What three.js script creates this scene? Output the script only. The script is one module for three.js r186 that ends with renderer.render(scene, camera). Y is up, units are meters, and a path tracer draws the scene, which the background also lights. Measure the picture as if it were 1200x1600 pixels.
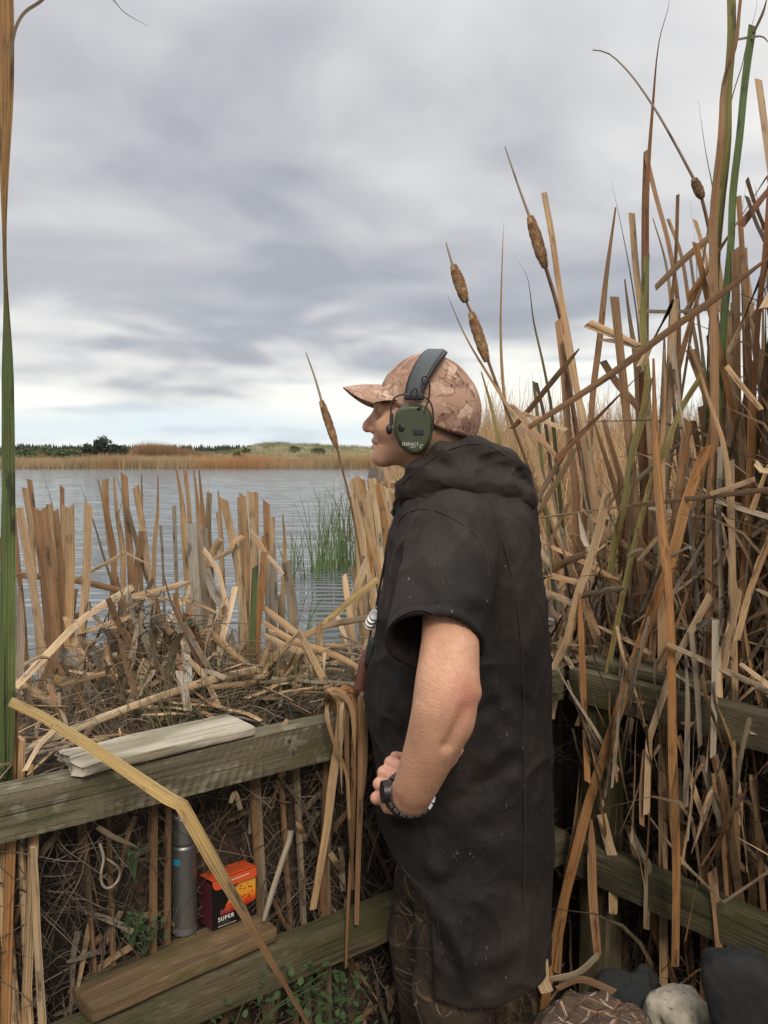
import * as THREE from 'three';
import { mergeGeometries, mergeVertices } from 'three/addons/utils/BufferGeometryUtils.js';
import { RoundedBoxGeometry } from 'three/addons/geometries/RoundedBoxGeometry.js';
import { TextGeometry } from 'three/addons/geometries/TextGeometry.js';
import { FontLoader } from 'three/addons/loaders/FontLoader.js';

// ---------------------------------------------------------------- camera, light, exposure
const scene = new THREE.Scene();
const V = (x, y, z) => new THREE.Vector3(x, y, z);
const EYE = 1.55, FOCAL = 1331, HORIZON = 721, PITCH = Math.atan((800 - HORIZON) / FOCAL);
const camera = new THREE.PerspectiveCamera(2 * Math.atan(800 / FOCAL) * 180 / Math.PI, 768 / 1024, 0.05, 3000);
camera.position.set(0, EYE, 0);
camera.rotation.set(-PITCH, 0, 0);
scene.add(camera);
const renderer = new THREE.WebGLRenderer({ antialias: true });
renderer.setSize(768, 1024);
renderer.toneMapping = THREE.LinearToneMapping;
renderer.toneMappingExposure = 1.42;
renderer.shadowMap.enabled = true;
const sun = new THREE.DirectionalLight(0xfff1de, 1.5);       // the veiled sun: wide and soft
sun.position.set(1.2, 7.2, 5.2);
sun.target.position.set(0, 1, -2);
sun.castShadow = true; sun.shadow.radius = 34;
sun.shadow.mapSize.set(2048, 2048);
Object.assign(sun.shadow.camera, { left: -6, right: 6, top: 6, bottom: -6, near: 0.1, far: 30 });
scene.add(sun, sun.target);

// ---------------------------------------------------------------- noise and random
function rng(seed) { let s = seed | 0; return () => { s = (s + 0x6d2b79f5) | 0; let t = Math.imul(s ^ (s >>> 15), 1 | s); t = (t + Math.imul(t ^ (t >>> 7), 61 | t)) ^ t; return ((t ^ (t >>> 14)) >>> 0) / 4294967296; }; }
const HT = new Float32Array(65536), hr = rng(99); for (let i = 0; i < 65536; i++) HT[i] = hr();
const hash = (x, y, z) => HT[(Math.imul(x, 73856093) ^ Math.imul(y, 19349663) ^ Math.imul(z, 83492791)) >>> 7 & 65535];
function noise(x, y, z) {                                     // value noise, 0..1
  const xi = Math.floor(x), yi = Math.floor(y), zi = Math.floor(z); let fx = x - xi, fy = y - yi, fz = z - zi;
  fx = fx * fx * (3 - 2 * fx); fy = fy * fy * (3 - 2 * fy); fz = fz * fz * (3 - 2 * fz);
  const l = (a, b, t) => a + (b - a) * t;
  return l(l(l(hash(xi, yi, zi), hash(xi + 1, yi, zi), fx), l(hash(xi, yi + 1, zi), hash(xi + 1, yi + 1, zi), fx), fy),
    l(l(hash(xi, yi, zi + 1), hash(xi + 1, yi, zi + 1), fx), l(hash(xi, yi + 1, zi + 1), hash(xi + 1, yi + 1, zi + 1), fx), fy), fz);
}
function fbm(x, y, z, n = 4) { let s = 0, a = 0.5, t = 0; for (let i = 0; i < n; i++) { s += a * noise(x, y, z); t += a; a *= 0.5; x = x * 2.03 + 17.3; y = y * 2.03 + 5.1; z = z * 2.03 + 9.7; } return s / t; }
const sst = (a, b, x) => { const t = Math.min(1, Math.max(0, (x - a) / (b - a))); return t * t * (3 - 2 * t); };
const mix = (a, b, t) => a + (b - a) * t, clamp = (x, a, b) => Math.min(b, Math.max(a, x));
const mix3 = (a, b, t) => [mix(a[0], b[0], t), mix(a[1], b[1], t), mix(a[2], b[2], t)];

// ---------------------------------------------------------------- sky: an overcast layer with a clear strip low down
{
  const SKYX = 17.7, SKYZ = -1.8, W = 2048, H = 1024, data = new Float32Array(W * H * 4), D = Math.PI / 180;
  for (let j = 0; j < H; j++) {
    const el = ((j + 0.5) / H - 0.5) * Math.PI, e = el / D;
    for (let i = 0; i < W; i++) {
      const k = (j * W + i) * 4;
      if (e < -3) { data[k] = 0.2; data[k + 1] = 0.19; data[k + 2] = 0.17; data[k + 3] = 1; continue; }
      const a = ((i + 0.5) / W - 0.5) * 2 * Math.PI, x = Math.cos(a), z = Math.sin(a), r = 1 / (Math.sin(Math.max(el, 0)) + 0.09);
      const cx = x * r + SKYX, cz = z * r + SKYZ, wx = 1.2 * fbm(cx * 0.8, cz * 0.8, 3, 3), wz = 1.2 * fbm(cx * 0.8, cz * 0.8, 13, 3);   // where the ray meets the cloud layer
      const big = fbm(cx * 0.55 + wx * 0.5, cz * 0.55 + wz * 0.5, 2.0, 4), mid = fbm(cx * 1.5 + wx, cz * 1.5 + wz, 5.5, 6), low = fbm(x * 5 + 4.2, e * 0.42, z * 5, 5);
      const t = clamp((big - 0.5) * 2.6 + (mid - 0.5) * 1.7 + 0.46, 0, 1);
      let c = mix3([0.305, 0.32, 0.362], [0.635, 0.63, 0.622], t);
      const lift = 0.97 + 1.3 * sst(24, 72, e);               // an overcast sky is brighter overhead
      c = c.map((v) => v * lift);
      const under = sst(14, 8, e) * sst(0.85, 0.35, t);       // blue-grey bases of the far clouds
      c = mix3(c, [0.265, 0.29, 0.335], under * 0.65);
      const edge = 5.6 + (low - 0.5) * 5.5 + (fbm(x * 2.2 + 9, z * 2.2, 1, 3) - 0.5) * 3;
      const strip = sst(edge + 1.0, edge - 1.4, e);           // the clear strip
      let s = mix3([0.74, 0.735, 0.69], [0.56, 0.63, 0.655], sst(3.9, 1.9, e + (low - 0.5) * 3.5));
      s = mix3(s, [0.67, 0.68, 0.665], sst(2.0, 0.5, e));
      s = mix3(s, [0.45, 0.50, 0.55], sst(0.56, 0.74, fbm(x * 9 + 1, e * 1.5, z * 9, 4)) * 0.8);
      c = mix3(c, s, strip);
      data[k] = c[0]; data[k + 1] = c[1]; data[k + 2] = c[2]; data[k + 3] = 1;
    }
  }
  const sky = new THREE.DataTexture(data, W, H, THREE.RGBAFormat, THREE.FloatType);
  sky.mapping = THREE.EquirectangularReflectionMapping; sky.magFilter = sky.minFilter = THREE.LinearFilter; sky.wrapS = THREE.RepeatWrapping; sky.needsUpdate = true;
  scene.background = sky; scene.environment = sky;
}

// ---------------------------------------------------------------- places: a ray through a point of the view, met at a depth or at a height
const ray = (px, py) => { const u = (px - 600) / FOCAL, v = (800 - py) / FOCAL, s = Math.sin(PITCH), c = Math.cos(PITCH); return V(u, -s + v * c, -c - v * s); };
const at = (px, py, d) => { const r = ray(px, py); return r.multiplyScalar(d / -r.z).add(V(0, EYE, 0)); };
const atY = (px, py, y) => { const r = ray(px, py); return r.multiplyScalar((y - EYE) / r.y).add(V(0, EYE, 0)); };
// the two walls of the blind, from the front top edges of their rails (height 1 m)
const RAIL = 1.0, WATER = 0.75;
const LA = atY(0, 1242, RAIL), LB = atY(512, 1127, RAIL), RA = atY(856, 1037, RAIL), RB = atY(1200, 1118, RAIL);
const LD = LB.clone().sub(LA).setY(0).normalize(), RD = RB.clone().sub(RA).setY(0).normalize();
const LN = V(LD.z, 0, -LD.x).multiplyScalar(1), RN = V(RD.z, 0, -RD.x);
if (LN.z > 0) LN.negate(); if (RN.x < 0) RN.negate();
const CORNER = (() => { const d = RA.clone().sub(LA), det = LD.x * -RD.z + RD.x * LD.z, s = (d.x * -RD.z + RD.x * d.z) / det; return LA.clone().addScaledVector(LD, s); })();
const sL = (x, z) => (x - LA.x) * LN.x + (z - LA.z) * LN.z, tL = (x, z) => (x - LA.x) * LD.x + (z - LA.z) * LD.z;
const sR = (x, z) => (x - CORNER.x) * RN.x + (z - CORNER.z) * RN.z, tR = (x, z) => (x - CORNER.x) * RD.x + (z - CORNER.z) * RD.z;
const onL = (t, s, y) => LA.clone().addScaledVector(LD, t).addScaledVector(LN, s).setY(y);
const onR = (t, s, y) => CORNER.clone().addScaledVector(RD, t).addScaledVector(RN, s).setY(y);
const wallDepth = (px, P, N) => { const u = (px - 600) / FOCAL; return (P.x * N.x + P.z * N.z) / (u * N.x - N.z); };   // depth of the wall's plane in that column
const dL = (px) => wallDepth(px, LA, LN), dR = (px) => wallDepth(px, CORNER, RN);
console.log('corner', CORNER.toArray().map((v) => v.toFixed(3)).join(' '), 'LD', LD.x.toFixed(2), LD.z.toFixed(2), 'RD', RD.x.toFixed(2), RD.z.toFixed(2), 'dL', dL(0).toFixed(2), dL(500).toFixed(2), 'dR', dR(860).toFixed(2), dR(1200).toFixed(2));

// ---------------------------------------------------------------- naming
const taken = new Map();
function numbered(name) { const n = taken.get(name) || 0; taken.set(name, n + 1); return n ? name + '_' + String(n).padStart(3, '0') : name; }
function tag(o, label, category, group, kind) { if (label) o.userData.label = label; if (category) o.userData.category = category; if (group) o.userData.group = group; if (kind) o.userData.kind = kind; return o; }
function top(o, name, label, category, group, kind) { o.name = numbered(name); scene.add(o); return tag(o, label, category, group, kind); }
function part(name, geo, mat, parent, pos) { const m = new THREE.Mesh(geo, mat); m.name = name; m.castShadow = m.receiveShadow = true; if (pos) m.position.copy(pos); if (parent) parent.add(m); return m; }
function thing(name, label, category, pos, group) { const g = new THREE.Group(); if (pos) g.position.copy(pos); return top(g, name, label, category, group); }

// ---------------------------------------------------------------- textures
function tex(w, h, fn, srgb = true) {
  const d = new Uint8Array(w * h * 4);
  for (let j = 0; j < h; j++) for (let i = 0; i < w; i++) { const c = fn(i / w, j / h, i, j), k = (j * w + i) * 4; for (let n = 0; n < 3; n++) d[k + n] = clamp(Math.round((c.length ? c[n] : c) * 255), 0, 255); d[k + 3] = 255; }
  const t = new THREE.DataTexture(d, w, h); t.wrapS = t.wrapT = THREE.MirroredRepeatWrapping; t.magFilter = THREE.LinearFilter; t.minFilter = THREE.LinearMipmapLinearFilter; t.generateMipmaps = true;
  if (srgb) t.colorSpace = THREE.SRGBColorSpace; t.needsUpdate = true; return t;
}
// periodic noise for textures that repeat
const pn = (u, v, fu, fv, s, n = 4) => { const A = fu / (2 * Math.PI), a = u * 2 * Math.PI; return fbm(Math.cos(a) * A + 40 + s, Math.sin(a) * A + 40, v * fv + s * 3.7, n); };
const M = (o) => new THREE.MeshStandardMaterial(o), MP = (o) => new THREE.MeshPhysicalMaterial(o);
const lin = (r, g, b) => new THREE.Color().setRGB(r, g, b);

// dry leaf blade: long veins, freckles and blotches of decay; multiplies the tone of the blade
const bladeTex = tex(128, 1024, (u, v) => {
  const vein = 0.5 + 0.5 * Math.sin(u * 2 * Math.PI * 9 + 2 * pn(u, v, 2, 3, 1, 2)), str = noise(u * 60, v * 14, 3.3), fine = noise(u * 128, v * 60, 8);
  const fib = sst(0.62, 0.8, noise(u * 46 + 7, v * 5, 51)); let c = 0.80 + 0.1 * vein * 0.7 + 0.22 * (str - 0.5) + 0.14 * (fine - 0.5) - 0.16 * fib + 0.30 * (fbm(u * 2, v * 9, 4, 4) - 0.5);
  const rot = sst(0.60, 0.80, fbm(u * 4, v * 22, 12, 5)), spot = sst(0.82, 0.95, noise(u * 20, v * 150, 21)) * sst(0.5, 0.7, fbm(u * 2, v * 8, 41, 3));
  c *= 1 - 0.40 * rot - 0.22 * spot;
  const warm = fbm(u * 1.5, v * 5, 31, 3) - 0.5;
  return [clamp(c * (1 + 0.1 * warm) + 0.08, 0, 1), clamp(c * (1 - 0.06 * warm) + 0.065, 0, 1), clamp(c * (0.97 - 0.22 * warm) + 0.05, 0, 1)];
});
const bladeBump = tex(64, 512, (u, v) => 0.5 + 0.28 * Math.sin(u * 2 * Math.PI * 9) + 0.3 * (noise(u * 40, v * 10, 3.3) - 0.5) + 0.2 * (fbm(u * 6, v * 40, 2, 3) - 0.5), false);
const TONES = {
  tan: [0.54, 0.365, 0.21], pale: [0.67, 0.51, 0.345], sand: [0.60, 0.435, 0.28], brown: [0.39, 0.23, 0.125], umber: [0.255, 0.15, 0.08], orange: [0.44, 0.225, 0.09], red: [0.30, 0.145, 0.075],
  grey: [0.40, 0.335, 0.27], ash: [0.47, 0.425, 0.37], drab: [0.30, 0.235, 0.165], green: [0.135, 0.20, 0.07], olive: [0.235, 0.225, 0.07], yellow: [0.45, 0.315, 0.12], lime: [0.36, 0.31, 0.125], dark: [0.085, 0.058, 0.037], moss: [0.17, 0.17, 0.06],
};
const BLADE = {};
for (const [k, c] of Object.entries(TONES)) BLADE[k] = M({ color: lin(...c), map: bladeTex, bumpMap: bladeBump, bumpScale: 0.0016, roughness: 0.68, side: THREE.DoubleSide, name: 'dry_leaf_' + k });
const WORD = { tan: 'tan', pale: 'pale straw', sand: 'sandy', brown: 'brown', umber: 'dark brown', orange: 'orange-brown', red: 'reddish brown', grey: 'weathered grey', ash: 'pale grey', drab: 'drab grey-brown', green: 'green', olive: 'olive', yellow: 'yellow', lime: 'yellow-green', dark: 'blackened', moss: 'mossy green' };

// ---------------------------------------------------------------- blades
function smoothPath(pts, n) { return new THREE.CatmullRomCurve3(pts, false, 'centripetal').getPoints(n); }
// A strap of leaf along pts: convex front, flat back, closed ends. o: w width, wf(t) width profile, n way the front faces, turn, twist (radians), thick, polyline
function bladeGeo(pts, o) {
  const P = o.straight || pts.length < 3 ? pts : smoothPath(pts, o.seg || Math.max(7, pts.length * 3)), n = P.length, pos = [], uv = [], idx = [];
  const T = P.map((p, i) => P[Math.min(n - 1, i + 1)].clone().sub(P[Math.max(0, i - 1)]).normalize());
  const N0 = o.n || V(0, 0.15, 1), base = P[0].clone(), us = o.u || 0, vs = o.v || 0, th = o.thick ?? 0.085;
  let len = 0; const rows = [], skew = o.skew ?? (us * 53 % 1 - 0.5) * 1.6;
  for (let i = 0; i < n; i++) {
    if (i) len += P[i].distanceTo(P[i - 1]);
    rows.push(len);
  }
  const X = [-0.5, -0.2, 0.2, 0.5], HF = [0, 1, 1, 0], HB = [0, -0.35, -0.35, 0];
  const ring = [];
  for (let i = 0; i < n; i++) {
    const t = rows[i] / len, S = N0.clone().cross(T[i]); if (S.lengthSq() < 1e-4) S.set(1, 0, 0); S.normalize();
    const ang = (o.turn || 0) + (o.twist || 0) * t; const Nn = T[i].clone().cross(S).normalize();
    const s = S.clone().multiplyScalar(Math.cos(ang)).addScaledVector(Nn, Math.sin(ang)), m = Nn.clone().multiplyScalar(Math.cos(ang)).addScaledVector(S, -Math.sin(ang));
    const w = Math.max(0.0006, o.w * (o.wf ? o.wf(t) : 1) * (1 + 0.16 * (noise(rows[i] * 7 + us * 40, us * 90, 3) - 0.5))), r = [], sk = i === 0 ? -skew : i === n - 1 ? skew : 0;
    for (let f = 0; f < 2; f++) for (let k = 0; k < 4; k++) {
      const p = P[i].clone().sub(base).addScaledVector(T[i], sk * X[k] * w).addScaledVector(s, X[k] * w).addScaledVector(m, (f ? HB[k] : HF[k]) * w * th * (f ? 1 : 1));
      pos.push(p.x, p.y, p.z); uv.push(us + (f ? 0.5 : 0) + (X[k] + 0.5) * 0.5, vs + rows[i] / 1.1); r.push(p);
    }
    ring.push(r);
  }
  for (let i = 0; i < n - 1; i++) for (let f = 0; f < 2; f++) for (let k = 0; k < 3; k++) {
    const a = i * 8 + f * 4 + k, b = a + 1, c = a + 8, d = b + 8;
    if (f) idx.push(a, c, b, b, c, d); else idx.push(a, b, c, b, d, c);
  }
  for (const [i, flip] of [[0, 0], [n - 1, 1]]) {
    const o0 = pos.length / 3, order = [0, 1, 2, 3, 6, 5];
    for (const k of order) { const p = ring[i][k]; pos.push(p.x, p.y, p.z); uv.push(us + 0.1 * k, vs + rows[i]); }
    for (let k = 1; k < 5; k++) flip ? idx.push(o0, o0 + k, o0 + k + 1) : idx.push(o0, o0 + k + 1, o0 + k);
  }
  const g = new THREE.BufferGeometry(); g.setAttribute('position', new THREE.Float32BufferAttribute(pos, 3)); g.setAttribute('uv', new THREE.Float32BufferAttribute(uv, 2)); g.setIndex(idx); g.computeVertexNormals();
  g.userData.base = base; return g;
}
const TIP = (a) => (t) => t < a ? 1 : Math.max(0.02, Math.pow(1 - (t - a) / (1 - a), 0.8));           // tapers to a point
const CUT = (a = 0.75) => (t) => mix(a, 1, sst(0, 0.25, t));                                         // a cut end
const leafRand = rng(4242);
function leafMesh(pts, tone, o, parent, name = 'leaf') {
  const g = bladeGeo(pts, { u: leafRand() * 0.5, v: leafRand(), ...o }), m = new THREE.Mesh(g, BLADE[tone]); m.position.copy(g.userData.base); m.castShadow = m.receiveShadow = true;
  if (parent) { m.name = name; m.position.sub(parent.position); parent.add(m); }
  return m;
}
// merged loose geometry helpers
function bake(list) { const m = mergeGeometries(list, false); return m; }
function instanced(name, geo, mat, mats, colors, label, category, kind = 'stuff') {
  const m = new THREE.InstancedMesh(geo, mat, mats.length); mats.forEach((x, i) => { m.setMatrixAt(i, x); if (colors) m.setColorAt(i, colors[i]); });
  m.castShadow = m.receiveShadow = true; m.instanceMatrix.needsUpdate = true; return top(m, name, label, category, null, kind);
}
const mat4 = (p, q, s) => new THREE.Matrix4().compose(p, q, typeof s === 'number' ? V(s, s, s) : s);
const quat = (x, y, z) => new THREE.Quaternion().setFromEuler(new THREE.Euler(x, y, z, 'YXZ'));
// ================================================================ the setting
const landEdge = (d) => -0.02 - 0.018 * d + 0.25 * (noise(d * 0.7, 2, 5) - 0.5) * Math.min(1, d / 6);   // right-hand shore of the lagoon at depth d
function groundY(x, z) {
  const d = -z, a = sL(x, z), b = sR(x, z), n = fbm(x * 2.1, z * 2.1, 1.5, 4) - 0.5;
  // left bank, a strip of peat outside the left wall
  const bank = mix(0.975, 0.30, sst(0.55, 1.75, a + n * 0.35)) + n * 0.06;
  // right-hand marsh
  const right = mix(0.25, 0.87 + n * 0.12, sst(-0.45, 0.25, x - landEdge(d)));
  let y = Math.max(bank, d > 2 ? right : bank);
  if (b > 0.0 && tR(x, z) > -0.3 && d < 12) y = Math.max(y, 0.88 + n * 0.12);
  // far shore
  y = Math.max(y, mix(0.2, 0.95, sst(87.5, 91, d + 2 * (noise(x * 0.11, 3, 4) - 0.5))) - (d < 87 ? 1 : 0));
  // pit of the blind
  const inside = sst(0.145, 0.10, Math.max(a, b - 0.035));
  const back = sst(2.2, 2.9, z) + sst(2.4, 3.0, Math.abs(x) - 0.2);
  const ledge = 0.41 * Math.exp(-Math.pow((b + 0.33) / 0.13, 2)) * sst(0.15, 0.35, tR(x, z)) + n * 0.05;
  y = mix(y, Math.max(ledge, 0.0) + n * 0.03, inside);
  return mix(y, 1.0 + n * 0.1, Math.min(1, back) * (z > -1 ? 1 : 0));
}
{
  const cs = []; let x = 0, step = 0.045; while (x < 700) { cs.push(x); step = x < 3.6 ? 0.045 : step * 1.09; x += step; }
  const axis = [...cs.slice(1).map((v) => -v).reverse(), ...cs], N = axis.length, pos = [], uv = [], idx = [];
  for (const z0 of axis) for (const x0 of axis) { const z = z0 - 1.6; pos.push(x0, groundY(x0, z), z); uv.push(x0 / 1.7, z / 1.7); }
  for (let j = 0; j < N - 1; j++) for (let i = 0; i < N - 1; i++) { const a = j * N + i; idx.push(a, a + N, a + 1, a + 1, a + N, a + N + 1); }
  const g = new THREE.BufferGeometry(); g.setAttribute('position', new THREE.Float32BufferAttribute(pos, 3)); g.setAttribute('uv', new THREE.Float32BufferAttribute(uv, 2)); g.setIndex(idx); g.computeVertexNormals();
  const soil = tex(512, 512, (u, v) => { const n = fbm(u * 12, v * 12, 3, 5), f = noise(u * 130, v * 130, 1); const s = 0.12 + 0.17 * n + 0.1 * (f - 0.5), w = sst(0.74, 0.8, noise(u * 90, v * 34, 7)) * 0.16; return [s * 1.12 + w, s * 0.92 + w * 0.8, s * 0.72 + w * 0.5]; });
  const soilB = tex(256, 256, (u, v) => fbm(u * 24, v * 24, 9, 4), false);
  const m = new THREE.Mesh(g, M({ map: soil, bumpMap: soilB, bumpScale: 0.03, roughness: 0.95, name: 'peat' })); m.receiveShadow = m.castShadow = true;
  top(m, 'ground', 'dark peaty ground with plant litter around the blind and lagoon', 'ground', null, 'structure');
  console.log('ground tris', idx.length / 3);
}
{ // lagoon: small wind waves as real relief near by, finer ripples as bump
  const xs = [], ds = []; let d = 2.2, s = 0.035; while (d < 96) { ds.push(d); s = Math.max(0.035, d * 0.0115); d += s; }
  const NU = 150, pos = [], uv = [], idx = [];
  const wave = (x, z) => { const w = Math.sin(z * 7.1 + x * 1.3 + 2.5 * noise(x * 0.7, z * 0.7, 2)) * 0.0028 + Math.sin(z * 12.6 - x * 2.7 + 3 * noise(x, z, 5)) * 0.0018 + (fbm(x * 2.2, z * 5.5, 7, 3) - 0.5) * 0.014; return w; };
  for (const dd of ds) for (let i = 0; i <= NU; i++) { const x = mix(-0.62, 0.2, i / NU) * dd * (1) - 0.6; pos.push(x, WATER + wave(x, -dd), -dd); uv.push(x / 2.3, dd / 2.3); }
  for (let j = 0; j < ds.length - 1; j++) for (let i = 0; i < NU; i++) { const a = j * (NU + 1) + i; idx.push(a, a + 1, a + NU + 1, a + 1, a + NU + 2, a + NU + 1); }
  const g = new THREE.BufferGeometry(); g.setAttribute('position', new THREE.Float32BufferAttribute(pos, 3)); g.setAttribute('uv', new THREE.Float32BufferAttribute(uv, 2)); g.setIndex(idx); g.computeVertexNormals();
  const rip = tex(512, 512, (u, v) => 0.55 * pn(u, v, 9, 22, 2, 3) * 1 + 0.45 * (0.5 + 0.5 * Math.sin(2 * Math.PI * (v * 17 + 0.9 * pn(u, v, 5, 6, 8, 3)))), false);
  const m = new THREE.Mesh(g, M({ color: lin(0.085, 0.095, 0.10), roughness: 0.10, bumpMap: rip, bumpScale: 0.04, name: 'lagoon_water' })); m.receiveShadow = true;
  top(m, 'water', 'grey wind-rippled lagoon reaching to the far reedy shore', 'water', null, 'structure');
  console.log('water tris', idx.length / 3);
}
// ---------------------------------------------------------------- far shore
const plain = (c, r = 0.9, extra = {}) => M({ color: lin(...c), roughness: r, side: THREE.DoubleSide, ...extra });
function tuft(seed, n, h, w, spread, lean, seg = 2) {          // a tuft of thin blades, merged
  const r = rng(seed), pos = [], idx = [];
  for (let i = 0; i < n; i++) {
    const a = r() * 6.283, x = (r() - 0.5) * spread, z = (r() - 0.5) * spread, H = h * (0.55 + 0.45 * r()), l = lean * (0.3 + r()), dx = Math.cos(a), dz = Math.sin(a), wa = r() * 6.283, wx = Math.cos(wa) * w / 2, wz = Math.sin(wa) * w / 2, o = pos.length / 3;
    for (let k = 0; k <= seg; k++) { const t = k / seg, q = 1 - t * 0.85; pos.push(x + dx * l * t * t - wx * q, H * t * (1 - 0.15 * l * t), z + dz * l * t * t - wz * q, x + dx * l * t * t + wx * q, H * t * (1 - 0.15 * l * t), z + dz * l * t * t + wz * q); }
    for (let k = 0; k < seg; k++) idx.push(o + 2 * k, o + 2 * k + 1, o + 2 * k + 2, o + 2 * k + 1, o + 2 * k + 3, o + 2 * k + 2);
  }
  const g = new THREE.BufferGeometry(); g.setAttribute('position', new THREE.Float32BufferAttribute(pos, 3)); g.setIndex(idx); g.computeVertexNormals(); return g;
}
{
  const r = rng(5), mats = [], cols = [];
  for (let i = 0; i < 5200; i++) { const d = 89.6 + 15 * r() * r(), x = mix(-0.62, 0.32, r()) * d; mats.push(mat4(V(x, groundY(x, -d) - 0.25, -d), quat(0, r() * 6.28, 0), V(1, 0.8 + 0.5 * r() * noise(x * 0.2, 1, d * 0.2) * 1.6, 1))); const n = fbm(x * 0.13, d * 0.3, 2, 3), k = 0.75 + 0.5 * r(); cols.push(lin(...mix3([0.42, 0.235, 0.115], [0.40, 0.30, 0.17], sst(0.35, 0.65, n)).map((v) => v * k))); }
  instanced('far_reeds', tuft(11, 22, 1.5, 0.035, 0.8, 0.25), plain([1, 1, 1]), mats, cols, 'band of orange-brown reeds along the far shore', 'reeds');
}
// dune land behind the shore
const duneY = (x, d) => { const px = x / d * FOCAL + 600; const right = sst(330, 440, px), n = fbm(x * 0.03, d * 0.03, 8, 4); return 0.7 + sst(98, 190, d) * (2.3 + 2.2 * right * (0.6 + 0.8 * n)) + (n - 0.5) * 1.6 * sst(98, 130, d) - 2.4 * sst(215, 330, d); };
{
  const pos = [], uv = [], idx = [], NU = 130, ds = []; for (let d = 97; d < 480; d *= 1.025) ds.push(d);
  for (const d of ds) for (let i = 0; i <= NU; i++) { const x = mix(-0.75, 0.75, i / NU) * d; pos.push(x, duneY(x, d), -d); uv.push(x / 40, d / 40); }
  for (let j = 0; j < ds.length - 1; j++) for (let i = 0; i < NU; i++) { const a = j * (NU + 1) + i; idx.push(a, a + 1, a + NU + 1, a + 1, a + NU + 2, a + NU + 1); }
  const g = new THREE.BufferGeometry(); g.setAttribute('position', new THREE.Float32BufferAttribute(pos, 3)); g.setAttribute('uv', new THREE.Float32BufferAttribute(uv, 2)); g.setIndex(idx); g.computeVertexNormals();
  const t = tex(512, 512, (u, v) => { const n = fbm(u * 40, v * 40, 2, 4), k = fbm(u * 8, v * 8, 6, 3); return mix3([0.38, 0.37, 0.25], [0.58, 0.53, 0.40], clamp(sst(0.35, 0.65, n) * 0.7 + (k - 0.5), 0, 1)); });
  const m = new THREE.Mesh(g, M({ map: t, roughness: 1, side: THREE.DoubleSide, name: 'dune_grass_ground' }));
  top(m, 'hills', 'low grassy dunes beyond the far shore', 'hills', null, 'structure');
  const r = rng(8), mats = [], cols = [];
  for (let i = 0; i < 4200; i++) { const d = 104 + 110 * Math.pow(r(), 1.4), x = mix(-0.6, 0.35, r()) * d; const n = fbm(x * 0.06, d * 0.05, 3, 3); mats.push(mat4(V(x, duneY(x, d) - 0.1, -d), quat(0, r() * 6.28, 0), V(1.2, 0.6 + 0.9 * n, 1.2))); const k = 0.7 + 0.6 * r(); cols.push(lin(...mix3([0.15, 0.155, 0.07], [0.33, 0.29, 0.17], sst(0.35, 0.62, n)).map((v) => v * k))); }
  instanced('dune_grass', tuft(21, 20, 0.9, 0.05, 1.6, 0.5), plain([1, 1, 1]), mats, cols, 'pale green tussock grass covering the far dunes', 'grass');
  // bare brown willow scrub, one mass
  const mm = [], cc = [];
  for (let i = 0; i < 1500; i++) { const px = 198 + 170 * r(), d = 107 + 10 * r(), x = (px - 600) / FOCAL * d, hgt = sst(193, 222, px) * mix(1, 0.42, sst(235, 365, px)); mm.push(mat4(V(x, duneY(x, d) - 0.2, -d), quat(0, r() * 6.28, 0), V(1, hgt * (0.75 + 0.35 * r()), 1))); const k = 0.7 + 0.6 * r(); cc.push(lin(0.27 * k, 0.165 * k, 0.085 * k)); }
  instanced('willow_scrub', tuft(31, 36, 3.9, 0.05, 1.5, 0.9, 3), plain([1, 1, 1]), mm, cc, 'mass of bare brown willow scrub behind the far reeds', 'scrub');
}
{ // far pine plantation, one dark line
  const r = rng(3), parts = [];
  for (let k = 0; k < 7; k++) { const g = new THREE.ConeGeometry(1.9 - k * 0.24, 2.6, 7, 1, true); g.translate(0, 2.2 + k * 1.25, 0); const p = g.attributes.position; for (let i = 0; i < p.count; i++) { const j = 1 + 0.35 * (noise(p.getX(i) * 2 + k, p.getY(i) * 2, p.getZ(i) * 2) - 0.5) * 2; p.setX(i, p.getX(i) * j); p.setZ(i, p.getZ(i) * j); } parts.push(g); }
  const g = bake(parts); g.computeVertexNormals(); const mats = [], cols = [];
  for (let i = 0; i < 3200; i++) { const d = 470 + 60 * r(), x = mix(-0.6, 0.6, r()) * d, y = 0.4 + 3 * (fbm(x * 0.012, 3, 1, 3) - 0.5), px = x / d * FOCAL + 600, h = mix(1.02, 0.93, sst(100, 560, px)); mats.push(mat4(V(x, y, -d), quat(0, r() * 6.28, 0), V(1.1, h * (0.8 + 0.2 * r()), 1.1))); const k = 0.7 + 0.6 * r(); cols.push(lin(0.028 * k, 0.042 * k, 0.026 * k)); }
  instanced('pine_plantation', g, plain([1, 1, 1]), mats, cols, 'dark line of pine plantation on the skyline', 'trees');
}
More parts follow.
